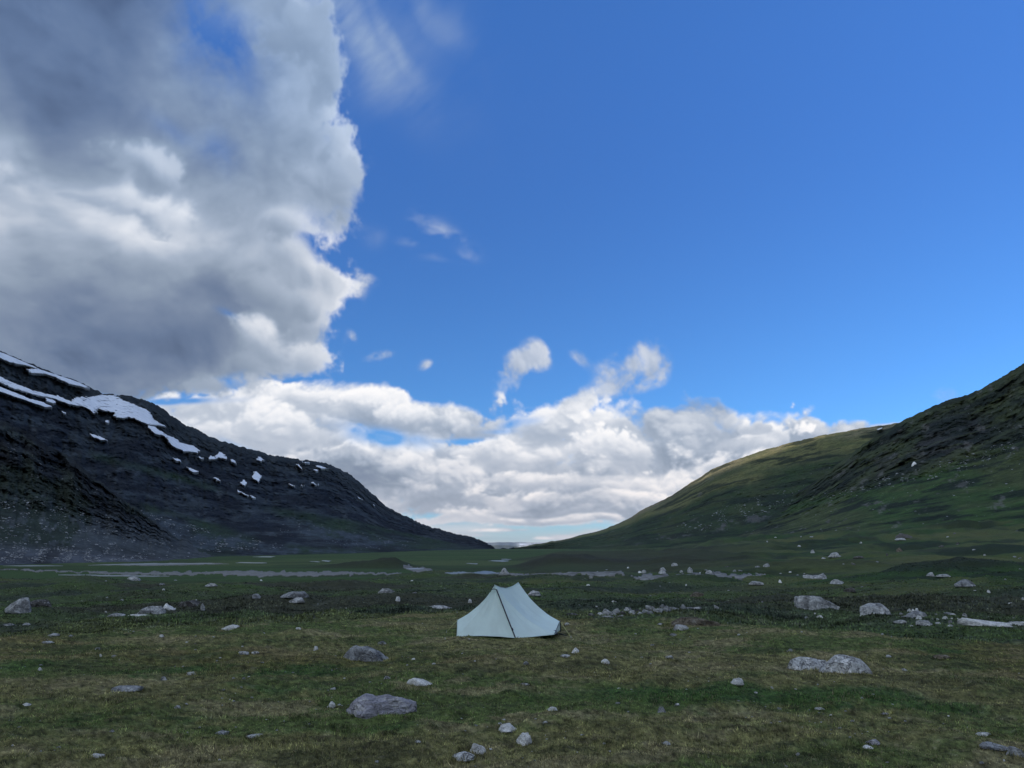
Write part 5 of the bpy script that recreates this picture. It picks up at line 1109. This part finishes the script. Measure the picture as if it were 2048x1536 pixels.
def spread(n, box, wr, mats, label, group, surf=None, seed=0, pref=None, name='stone', cat='stone'):
    r = random.Random(seed); k = 0; tries = 0
    while k < n and tries < n * 30:
        tries += 1
        px = r.uniform(box[0], box[2]); py = r.uniform(box[1], box[3])
        if pref and r.random() > pref(px, py): continue
        if any(abs(px - u) < w * .6 + 6 and abs(py - v_) < 7 for u, v_, w in USED): continue
        q = surf.point(px, py) if surf else pick_ground(px, py)
        if q is None: continue
        x, y, z, D = q; w = wr[0] + (wr[1] - wr[0]) * r.random() ** 2.2; s = D / 1547 * w
        mt_ = r.choice(mats); o = bpy.data.objects.new(name, r.choice(PRO[mt_])); COL.objects.link(o)
        o.location = (x, y, z - .04 * s); o.scale = (s, s * r.uniform(.7, 1), s * r.uniform(.7, 1.2)); o.rotation_euler = (r.uniform(-.15, .15), r.uniform(-.2, .2), r.uniform(0, 6.28))
        lb_ = relate(px, py, ('tiny ' if w < wr[0] + .25 * (wr[1] - wr[0]) else 'small ') + {'white': 'white', 'pale': 'pale', 'grey': 'grey', 'dark': 'dark', 'brown': 'tan'}[mt_], name)
        o['label'] = lb_ or label; o['category'] = cat; USED.append((px, py, w)); o['group'] = group
        k += 1
spread(24, (0, 1265, 880, 1536), (5, 12), ['white', 'pale', 'pale', 'grey'], 'small pale flake lying in the short grass, left part of the foreground', 'small flakes on the left turf', seed=1)
spread(22, (1140, 1265, 2048, 1536), (5, 12), ['white', 'pale', 'pale', 'grey'], 'small pale flake lying in the short grass, right part of the foreground', 'small flakes on the right turf', seed=2)
spread(14, (0, 1160, 900, 1225), (5, 12), ['pale', 'grey', 'white'], 'small stone half hidden in the dark heath left of the tent', 'small stones in the left heath', seed=3)
spread(20, (1120, 1158, 2048, 1238), (5, 13), ['pale', 'grey', 'white'], 'small stone half hidden in the dark heath right of the tent', 'small stones in the right heath', seed=4)
spread(16, (1780, 1228, 1935, 1254), (6, 12), ['white', 'pale'], 'small pale stone in the scatter left of the long white slab', 'stones left of the long white slab', seed=5)
spread(15, (1180, 1136, 1620, 1152), (5, 11), ['pale', 'grey', 'white'], 'small boulder strewn along the gravel on the far side of the heath', 'boulders along the gravel', seed=6, name='boulder', cat='boulder')
spread(24, (1420, 1062, 2048, 1142), (5, 13), ['pale', 'grey', 'pale', 'dark'], 'small boulder strewn on the gentle green slope at the right', 'boulders on the gentle right slope', seed=7, name='boulder', cat='boulder')
print('rocks', len(bpy.data.objects), round(time.time() - T0, 1))

# ---- scree: beyond counting, one object per slope
def scree(surf, fields, label, seed):
    r = np.random.default_rng(seed); V0, F0 = ico(1); Vs = []; Fs = []; n0 = 0
    for (poly, n, w0, w1) in fields:
        xs = [p[0] for p in poly]; ys = [p[1] for p in poly]; k = 0; t = 0
        while k < n and t < n * 12:
            t += 1; px = r.uniform(min(xs), max(xs)); py = r.uniform(min(ys), max(ys))
            if not _inpoly(np.array([px]), np.array([py]), poly)[0]: continue
            if NF[int(py * 6) % 1024, int(px * 4) % 1024] + r.normal() * .5 < .1: continue
            q = surf.point(px, py)
            if q is None: continue
            x, y, z, D = q; s = D / 1547 * (w0 + (w1 - w0) * r.random() ** 3) / 2
            P = V0 * (1 + .3 * r.normal(size=(len(V0), 1))) * np.array([1.25, .8, .38]) * s; a = r.uniform(0, 6.28)
            P = np.stack([P[:, 0] * math.cos(a) - P[:, 1] * math.sin(a), P[:, 0] * math.sin(a) + P[:, 1] * math.cos(a), P[:, 2]], -1)
            Vs.append(P + np.array([x, y, z])); Fs.append(F0 + n0); n0 += len(V0); k += 1
    put('scree', mesh_from('scree', np.concatenate(Vs), np.concatenate(Fs), None, False, RK['grey']), label, 'scree', kind='stuff')
scree(MF, [([(1360, 1045), (1460, 1010), (1560, 985), (1640, 960), (1650, 985), (1560, 1015), (1450, 1050), (1370, 1070)], 300, 1.2, 5), ([(1240, 1075), (1420, 1000), (1700, 900), (1700, 1090), (1240, 1095)], 120, 1, 3)], 'pale scree streak on the far right hillside', 1)
scree(MN, [([(1620, 990), (1720, 965), (1860, 930), (1960, 900), (2048, 870), (2048, 900), (1900, 950), (1740, 985), (1640, 1010)], 260, 1.2, 6), ([(1600, 1000), (2048, 880), (2048, 1070), (1600, 1085)], 150, 1.0, 5), ([(1750, 880), (2048, 745), (2048, 870), (1700, 960)], 80, 1, 3)], 'pale scree and stones on the near right hillside below the crag', 2)
scree(MS, [([(0, 980), (120, 1000), (240, 1040), (330, 1080), (420, 1118), (0, 1125)], 700, 1.5, 6), ([(0, 880), (120, 915), (240, 1000), (200, 1020), (0, 960)], 120, 1, 4), ([(0, 1090), (200, 1100), (300, 1118), (200, 1124), (0, 1125)], 500, 1.5, 6)], 'grey scree apron under the dark crag on the left', 3)
scree(ML, [([(280, 1020), (420, 1060), (600, 1095), (420, 1105), (290, 1070)], 420, 1.2, 5), ([(560, 1030), (760, 1070), (900, 1096), (700, 1100), (560, 1070)], 160, 1, 3.5)], 'blue grey scree fans at the foot of the left mountain', 4)
print('scree', round(time.time() - T0, 1))
# ---------------------------------------------------------------- the tent
def m_fabric(name, col, tr=.35):
    m = Mat(name); p = m.coord('Object'); n = m.noise(m.map(p, (1, 1, .35)), 5, 4, .55, .6); n2 = m.noise(p, 2.0, 4, .6)
    c = m.mix(1.0, col, m.ramp(n2, [(.3, .93), (.7, 1.05)]), 'MULTIPLY')
    nb = m.bump(n, .6, .04)
    m.fin(c, .55, nb, .3)
    t = m.n('ShaderNodeBsdfTranslucent'); m.l(c, t.inputs[0]); mxs = m.n('ShaderNodeMixShader'); mxs.inputs[0].default_value = tr
    m.l(m.b.outputs[0], mxs.inputs[1]); m.l(t.outputs[0], mxs.inputs[2]); m.l(mxs.outputs[0], m.t.nodes['Material Output'].inputs[0])
    return m.m
FAB = m_fabric('pale_tent_fabric', (.73, .88, .87)); HEM = m_fabric('pale_hem', (.66, .80, .80), .2)
def m_plain(name, col, rough=.6, spec=.3): m = Mat(name); return m.fin(col, rough, None, spec)
NAVY = m_plain('dark_zip_cover', (.012, .012, .03)); BLK = m_plain('black_webbing', (.012, .012, .014)); CORD = m_plain('yellow_green_cord', (.30, .32, .14)); ALU = m_plain('dark_strut', (.02, .022, .025), .4, .5); TUB = m_plain('grey_lilac_floor', (.20, .22, .32)); STK = m_plain('stake_metal', (.25, .26, .27), .4, .5)
def UP(px, py, Yd):
    d = px_dir(px, py); return d * (Yd / d[1]) + np.array([0, 0, EYE])
TZ = float(ground_z(np.array([0.05]), np.array([19.2]))[0])
tent = bpy.data.objects.new('tent', None); COL.objects.link(tent)
_c = UP(1017, 1272, 19.3); TO = np.array([_c[0], 19.5, TZ]); tent.location = tuple(TO)
tent['label'] = 'pale blue green two peaked tent pitched alone on the turf'; tent['category'] = 'tent'
def tmesh(name, V, F, mat, sm=True, **k): return put(name, mesh_from(name, np.asarray(V, float) - TO, F, None, sm, mat), parent=tent, **k)
def curve(pts, n):
    P = np.array([UP(*p) for p in pts]); t = np.concatenate([[0], np.cumsum(np.linalg.norm(np.diff(P, axis=0), axis=1))]); t /= t[-1]
    u_ = np.linspace(0, 1, n)
    # smooth interpolation through the points
    Q = np.stack([np.interp(u_, t, P[:, i]) for i in range(3)], -1)
    for _ in range(max(2, n // 8)): Q[1:-1] = (Q[:-2] + 2 * Q[1:-1] + Q[2:]) / 4
    return Q
def coons(L, Rr, T, Bm):                               # left, right (top to bottom), top, bottom (left to right)
    n = len(L); m = len(T); u_ = np.linspace(0, 1, m)[None, :, None]; v_ = np.linspace(0, 1, n)[:, None, None]
    return (1 - u_) * L[:, None] + u_ * Rr[:, None] + (1 - v_) * T[None] + v_ * Bm[None] - ((1 - u_) * (1 - v_) * T[0] + u_ * (1 - v_) * T[-1] + (1 - u_) * v_ * Bm[0] + u_ * v_ * Bm[-1])
def panel(name, L, Rr, T, Bm, mat=FAB, bulge=0.0, thick=.004, **k):
    G = coons(L, Rr, T, Bm); n, m = G.shape[:2]
    du = np.gradient(G, axis=1); dv = np.gradient(G, axis=0); N_ = np.cross(dv, du); N_ /= np.linalg.norm(N_, axis=-1, keepdims=True) + 1e-9
    if bulge:
        uu = np.linspace(0, 1, m)[None]; vv = np.linspace(0, 1, n)[:, None]; sd = abs(hash(name)) % 7 if False else len(name) + m % 5
        wr = .007 * np.sin(2 * math.pi * (6.3 * uu + .35 * np.sin(5 * uu + sd))) * np.exp(-2.2 * vv) * np.clip(vv * 8, 0, 1) + .006 * np.sin(2 * math.pi * (2.4 * uu + 1.1 * vv + .3 * np.sin(4 * vv))) * np.sin(math.pi * uu) * np.sin(math.pi * vv) + .004 * np.sin(2 * math.pi * 9 * (uu - .4 * vv)) * np.clip(vv - .75, 0, 1) * 4 * np.sin(math.pi * uu)
        G = G + N_ * (wr * (vv < .999))[..., None]
        b = np.sin(np.linspace(0, math.pi, m))[None] * np.sin(np.linspace(0, math.pi, n))[:, None]; G = G + N_ * (bulge * b)[..., None]
    F = grid_faces(n, m); V = G.reshape(-1, 3); V2 = (G - N_ * thick).reshape(-1, 3); nn = n * m
    idx = np.arange(nn).reshape(n, m); loop = np.concatenate([idx[0, :-1], idx[:-1, -1], idx[-1, :0:-1], idx[:0:-1, 0]]); nx_ = np.roll(loop, -1)
    F = np.concatenate([F, F[:, ::-1] + nn, np.stack([nx_, loop, loop + nn, nx_ + nn], -1)])
    return tmesh(name, np.concatenate([V, V2]), F, mat, **k)
def tube(P, r, mat, name, parent_=None, seg=6, **k):
    P = np.asarray(P, float); n = len(P); T_ = np.gradient(P, axis=0); T_ /= np.linalg.norm(T_, axis=1, keepdims=True) + 1e-9
    up_ = np.where(np.abs(T_[:, 2:3]) > .9, np.array([[1., 0, 0]]), np.array([[0, 0, 1.]])); A_ = np.cross(T_, up_); A_ /= np.linalg.norm(A_, axis=1, keepdims=True); B_ = np.cross(T_, A_)
    a = np.linspace(0, 2 * math.pi, seg, endpoint=False); rr_ = np.broadcast_to(np.asarray(r, float), (n,))
    V = (P[:, None] + rr_[:, None, None] * (np.cos(a)[None, :, None] * A_[:, None] + np.sin(a)[None, :, None] * B_[:, None])).reshape(-1, 3)
    i = np.arange(n - 1)[:, None] * seg; j = np.arange(seg)[None]; j2 = (j + 1) % seg
    F = np.stack([i + j, i + j2, i + seg + j2, i + seg + j], -1).reshape(-1, 4)
    cap0 = np.array([[0, 1, 2, 3], [0, 3, 4, 5]]) if seg == 6 else np.array([[0, 1, 2, 3]]); F = np.concatenate([F, cap0[:, ::-1], cap0 + (n - 1) * seg])
    return tmesh(name, V, F, mat, **k)
n_ = 46
A0 = (989, 1170, 18.95); B0 = (1037, 1165, 20.2); C0 = (1030, 1276, 18.25); FL = (913, 1273, 18.75); FR = (1109, 1269, 18.85); LT = (915, 1240, 19.4); RT = (1120, 1243, 19.65)
cAC = curve([A0, (1003, 1205, 18.72), (1017, 1241, 18.48), C0], n_)
cAFL = curve([A0, (981, 1190, 18.93), (962, 1220, 18.88), (938, 1247, 18.82), FL], n_)
cALT = curve([A0, (984, 1179, 18.98), (971, 1197, 19.06), (957, 1211, 19.14), (936, 1228, 19.27), LT], n_)
cAFR = curve([A0, (1012, 1200, 18.93), (1050, 1236, 18.90), (1082, 1256, 18.87), FR], n_)
cBRT = curve([B0, (1045, 1177, 20.14), (1060, 1197, 20.04), (1076, 1213, 19.93), (1097, 1230, 19.8), RT], n_)
cAB = curve([A0, (1000, 1175, 19.2), (1012, 1177, 19.55), (1025, 1173, 19.9), B0], n_)
pt = lambda P, n=n_: np.repeat(np.asarray(P, float)[None], n, 0)
line = lambda a, b, n=n_: np.asarray(a)[None] * (1 - np.linspace(0, 1, n)[:, None]) + np.asarray(b)[None] * np.linspace(0, 1, n)[:, None]
hem_l = curve([FL, (960, 1271.5, 18.62), (1000, 1273, 18.42), C0], n_); hem_r = curve([C0, (1060, 1274, 18.48), (1090, 1271, 18.72), FR], n_)
panel('door_panel', cAFL, cAC, pt(UP(*A0)), hem_l, bulge=-.02, label='left half of the tent door, palest panel')
panel('door_panel', cAC, cAFR, pt(UP(*A0)), hem_r, bulge=-.02, label='right half of the tent door')
panel('roof_panel', cAFR, cBRT, cAB, line(UP(*FR), UP(*RT)), bulge=-.012)
panel('roof_panel', cALT, cAFL, pt(UP(*A0)), line(UP(*LT), UP(*FL)), bulge=-.01)
zt = TZ + .05
BL = np.array([-1.20, 20.75, zt]); BR = np.array([1.18, 20.85, zt]); CB = np.array([.30, 21.3, zt])
def sag(a, b, s, n=n_):
    q = line(a, b, n); q[:, 2] -= s * np.sin(np.linspace(0, math.pi, n)); return q
cBLT = sag(UP(*B0), UP(*LT), .10); cBBL = sag(UP(*B0), BL, .10); cBBR = sag(UP(*B0), BR, .10); cBCB = line(UP(*B0), CB)
panel('roof_panel', cBLT, cALT, cAB[::-1], line(UP(*LT), UP(*LT)))
panel('roof_panel', cBBL, cBLT, pt(UP(*B0)), line(BL, UP(*LT)))
panel('door_panel', cBCB, cBBL, pt(UP(*B0)), line(CB, BL), label='rear door, left half')
panel('door_panel', cBBR, cBCB, pt(UP(*B0)), line(BR, CB), label='rear door, right half')
panel('roof_panel', cBRT, cBBR, pt(UP(*B0)), line(UP(*RT), BR))
LBm = UP(*LT).copy(); LBm[2] = zt; RBm = UP(*RT).copy(); RBm[2] = zt
panel('end_panel', line(UP(*LT), LBm), line(UP(*LT), UP(*FL)), pt(UP(*LT)), line(LBm, UP(*FL)))
panel('end_panel', line(UP(*LT), BL), line(UP(*LT), LBm), pt(UP(*LT)), line(BL, LBm))
panel('end_panel', line(UP(*RT), UP(*FR)), line(UP(*RT), RBm), pt(UP(*RT)), line(UP(*FR), RBm))
panel('end_panel', line(UP(*RT), RBm), line(UP(*RT), BR), pt(UP(*RT)), line(RBm, BR))
fwd = np.array([0, -.012, .004])
tube(hem_l + fwd, .010, HEM, 'hem'); tube(hem_r + fwd, .010, HEM, 'hem'); tube(cAB + fwd, .007, HEM, 'ridge_seam')
tube(curve([FR, (1114, 1256, 19.25), RT], 8) + fwd, .006, NAVY, 'corner_seam')
z_ = curve([(993, 1179, 18.89), (1003, 1205, 18.70), (1017, 1241, 18.45), (1030.5, 1275, 18.22)], 26)
side = np.array([.015, 0, 0]); dn = np.array([0, -.012, 0])
Vz = np.concatenate([z_ - side + dn, z_ + side + dn, z_ + side * .8 - dn * .2, z_ - side * .8 - dn * .2]); k4 = 26; i_ = np.arange(25)
Fz = np.concatenate([np.stack([i_ + a * k4, i_ + b * k4, i_ + 1 + b * k4, i_ + 1 + a * k4], -1) for a, b in ((0, 1), (1, 2), (2, 3), (3, 0))])
zf = tmesh('zip_cover', Vz, Fz, NAVY)
zp = UP(1024.5, 1256, 18.30); pull = tube([zp, zp + np.array([.02, -.01, -.05])], .012, NAVY, 'zip_pull')
tube(curve([(981.5, 1184, 18.86), (981, 1181, 18.85), (986, 1177.5, 18.85), (993, 1179, 18.86)], 9), .008, NAVY, 'vent_toggle')
tube(curve([(984, 1175, 18.90), (988, 1171, 18.92)], 4), .010, NAVY, 'peak_loop')
tube(line(UP(*RT) + np.array([.012, -.01, .02]), RBm + np.array([.012, -.01, -.04]), 4), .013, ALU, 'corner_strut'); tube(line(UP(*LT) + np.array([-.01, 0, .01]), LBm, 4), .007, HEM, 'corner_strut', label='pale left corner strut')
for nm_, P_ in (('tent_pole', (UP(*A0), (0, .10))), ('tent_pole', (UP(*B0), (0, -.05)))):
    tp = P_[0]; tube(line(tp - np.array([0, 0, .03]), np.array([tp[0] + .02, tp[1] + P_[1][1], TZ]), 4), .009, ALU, nm_)
# bathtub floor
fx0, fx1, fy0, fy1 = -1.12, 1.05, 19.05, 20.5
Vb = [(x, y, TZ + z) for z in (.01, .11) for (x, y) in ((fx0, fy0), (fx1, fy0), (fx1, fy1), (fx0, fy1))]
tmesh('floor', Vb, np.array([[3, 2, 1, 0], [0, 1, 5, 4], [1, 2, 6, 5], [2, 3, 7, 6], [3, 0, 4, 7]]), TUB, False)
# straps, cords and stakes
def gz(p): q = np.array(p, float); q[2] = float(ground_z(np.array([q[0]]), np.array([q[1]]))[0]); return q
def stake(p): p = gz(p); tube([p + np.array([0, 0, .05]), p + np.array([0, 0, -.06])], .008, STK, 'stake')
for a_, b_ in ((UP(*LT), UP(893, 1266, 19.35)), (UP(*RT), UP(1142, 1272, 19.1)), (UP(*FL), UP(890, 1294, 18.0)), (UP(*C0), UP(1036, 1287, 17.9))):
    g_ = gz(b_); g_[2] += .02; tube(line(a_, g_, 3), .008, CORD, 'guy_line'); stake(b_)
tube(curve([(1119, 1268, 19.5), (1124, 1268.5, 19.4), (1131, 1270.5, 19.3), (1136, 1272.5, 19.2)], 8), [.02, .018, .016, .014, .012, .01, .008, .006], BLK, 'corner_strap')
tube(curve([(1104, 1270, 18.95), (1110, 1268, 19.0), (1117, 1269, 19.2)], 6), [.008, .018, .022, .022, .018, .008], BLK, 'corner_strap')
tube(curve([(918, 1274, 18.7), (911, 1275, 18.65), (905, 1279, 18.5)], 6), [.012, .022, .02, .016, .012, .006], BLK, 'corner_strap')
print('tent', round(time.time() - T0, 1))
# ---------------------------------------------------------------- grass and heath, too many to count
def m_blade(name):
    m = Mat(name); c = m.attr('Col'); m.fin(c, .8, None, .15)
    t = m.n('ShaderNodeBsdfTranslucent'); m.l(c, t.inputs[0]); x = m.n('ShaderNodeMixShader'); x.inputs[0].default_value = .3
    m.l(m.b.outputs[0], x.inputs[1]); m.l(t.outputs[0], x.inputs[2]); m.l(x.outputs[0], m.t.nodes['Material Output'].inputs[0])
    return m.m
BLADE = m_blade('blade')
def blades(name, label, n, D0, D1, hfun, wfun, keep, colf, seed, azlim=36, lean=.9, power=0.0, extra=None):
    r = np.random.default_rng(seed)
    az = r.uniform(-azlim, azlim, n); D = np.exp(np.log(D0) + (np.log(D1) - np.log(D0)) * r.random(n) ** (1 + power))
    x = D * np.sin(np.radians(az)); y = D * np.cos(np.radians(az))
    k = keep(x, y, az, D, r.random(n)); x, y, az, D = x[k], y[k], az[k], D[k]
    n_a = len(x)
    if extra is not None: x = np.concatenate([x, extra[0]]); y = np.concatenate([y, extra[1]]); az, D = azd(x, y)
    n = len(x)
    z = ground_z(x, y); h = hfun(x, y, D) * r.uniform(.5, 1.35, n) * np.where(np.arange(n) >= n_a, 1.9, 1.0); w = wfun(D) * r.uniform(.6, 1.3, n)
    a = r.uniform(0, 2 * math.pi, n); b = r.uniform(0, 2 * math.pi, n); le = r.random(n) ** .7 * lean * h
    side = np.stack([np.cos(a), np.sin(a), np.zeros(n)], -1) * w[:, None] / 2
    base = np.stack([x, y, z - .004], -1); tip = base + np.stack([np.cos(b) * le, np.sin(b) * le, np.sqrt(np.maximum(h * h - le * le, (.15 * h) ** 2))], -1)
    V = np.stack([base - side, base + side, tip], 1).reshape(-1, 3); F = np.arange(3 * n).reshape(-1, 3)
    c = colf(x, y, r, n); C = np.repeat(c, 3, 0)
    put(name, mesh_from(name, V, F, C, False, BLADE), label, name.replace('_', ' '), kind='stuff')
    return n
def gcol(x, y, r, n):
    c = ground_col(x, y) * 1.36 * (1 + .40 * np.clip(g2(NR, x, y, 200, 8, 8), -1.6, 1.8))[:, None]; j = r.random(n)
    c = c * r.uniform(.35, 1.75, n)[:, None]
    s = (j > .87)[:, None]; c = np.where(s, np.array([.27, .23, .145]) * r.uniform(.6, 1.2, n)[:, None], c)
    g = (j < .10)[:, None]; return np.where(g, np.array([.055, .085, .030]) * r.uniform(.6, 1.2, n)[:, None], c)
ex = []; ey = []; rr_ = np.random.default_rng(4)
for (rx_, ry_, W_, Dp_, D_) in ROCKS:
    if D_ > 34 or W_ < .12: continue
    m_ = int(min(1500, 420 * W_ * (14 / D_) ** .5 + 60)); t_ = rr_.uniform(0, 2 * math.pi, m_); q_ = .5 * rr_.uniform(.82, 1.12, m_); b_ = -math.atan2(rx_, ry_)
    u_ = np.cos(t_) * W_ * q_; v_ = np.sin(t_) * Dp_ * q_; ex.append(rx_ + u_ * math.cos(b_) - v_ * math.sin(b_)); ey.append(ry_ + u_ * math.sin(b_) + v_ * math.cos(b_))
for _ in range(1600):                                # small tufts
    a_t = math.radians(rr_.uniform(-35, 35)); D_t = math.exp(rr_.uniform(math.log(6.8), math.log(26))); cx_, cy_ = D_t * math.sin(a_t), D_t * math.cos(a_t); m_ = int(rr_.uniform(14, 34)); sp_ = rr_.uniform(.02, .06)
    ex.append(cx_ + rr_.normal(size=m_) * sp_ * 1.5); ey.append(cy_ + rr_.normal(size=m_) * sp_)
EX = (np.concatenate(ex), np.concatenate(ey))
N1 = blades('grass', 'short dry and green grass covering the plateau round the tent', 520000, 6.6, 29, lambda x, y, D: .020 + .014 * smooth(-.5, 1.6, g2(NF, x * .6, y, 70, 5, 5)) + .010 * smooth(.5, 2, g2(NR, x, y, 200)), lambda D: .0032 + .00052 * D,
            lambda x, y, az, D, q: (heathness(x, y, az, D) < .6) & (q < .35 + .65 * smooth(-1.0, .8, g2(NF, x * .7, y, 110, 50, 5))), gcol, 1, extra=EX, lean=.97)
def hcol(x, y, r, n):
    c = ground_col(x, y) * 1.4 * (1 + .45 * np.clip(g2(NR, x, y, 40, 8, 8), -1.6, 2))[:, None] * r.uniform(.45, 1.6, n)[:, None]; j = r.random(n)
    s = (j > .93)[:, None]; return np.where(s, np.array([.11, .12, .10]) * r.uniform(.6, 1.2, n)[:, None], c)
N2 = blades('heath_shrubs', 'dark ankle high dwarf shrub heath between the plateau and the river', 420000, 21.5, 200, lambda x, y, D: .055 + .06 * smooth(-.6, 1.4, g2(NF, x * .5, y, 10, 55, 5)), lambda D: .014 + .0018 * D,
            lambda x, y, az, D, q: (heathness(x, y, az, D) > .45) & (flatness(x, y, az, D) < .4) & (q < .25 + .75 * smooth(-.8, .7, g2(NF, x * .5, y, 14, 5, 95))), hcol, 2, lean=.8)
print('blades', N1, N2, round(time.time() - T0, 1))
# pebbles
r = np.random.default_rng(9); V0, F0 = ico(1); n = 900
az = r.uniform(-35, 35, n); D = np.exp(r.uniform(math.log(7), math.log(34), n)); x = D * np.sin(np.radians(az)); y = D * np.cos(np.radians(az)); k = g2(NF, x, y, 40, 3, 3) + .5 * r.normal(size=n) > .4; x, y, D = x[k], y[k], D[k]; n = len(x)
s = (.008 + .016 * r.random(n) ** 3) * (D / 14) ** .5; z = ground_z(x, y) + .012
P = V0[None] * (1 + .25 * r.normal(size=(n, len(V0), 1))) * np.array([1.2, .9, .55]) * s[:, None, None] + np.stack([x, y, z], -1)[:, None]
put('pebbles', mesh_from('pebbles', P.reshape(-1, 3), (F0[None] + np.arange(n)[:, None, None] * len(V0)).reshape(-1, 3), None, False, RK['pale']), 'tiny pale pebbles sprinkled in the plateau grass', 'pebbles', kind='stuff')
print('done', round(time.time() - T0, 1))
# ---------------------------------------------------------------- air
hv = bpy.data.materials.new('air'); hv.use_nodes = True; ht = hv.node_tree; ht.nodes.clear()
pv = ht.nodes.new('ShaderNodeVolumePrincipled'); pv.inputs['Density'].default_value = HAZE; pv.inputs['Color'].default_value = (.80, .88, 1.0, 1); pv.inputs['Anisotropy'].default_value = .2
ho = ht.nodes.new('ShaderNodeOutputMaterial'); ht.links.new(pv.outputs[0], ho.inputs['Volume'])
lo, hi = (-66000, -66000, -260), (66000, 66000, 2600)
Vh = [(x, y, z) for z in (lo[2], hi[2]) for (x, y) in ((lo[0], lo[1]), (hi[0], lo[1]), (hi[0], hi[1]), (lo[0], hi[1]))]
hz = put('haze', mesh_from('haze', Vh, np.array([[3, 2, 1, 0], [4, 5, 6, 7], [0, 1, 5, 4], [1, 2, 6, 5], [2, 3, 7, 6], [3, 0, 4, 7]]), None, False, hv), 'thin clear air haze over the whole valley', 'haze', kind='stuff')
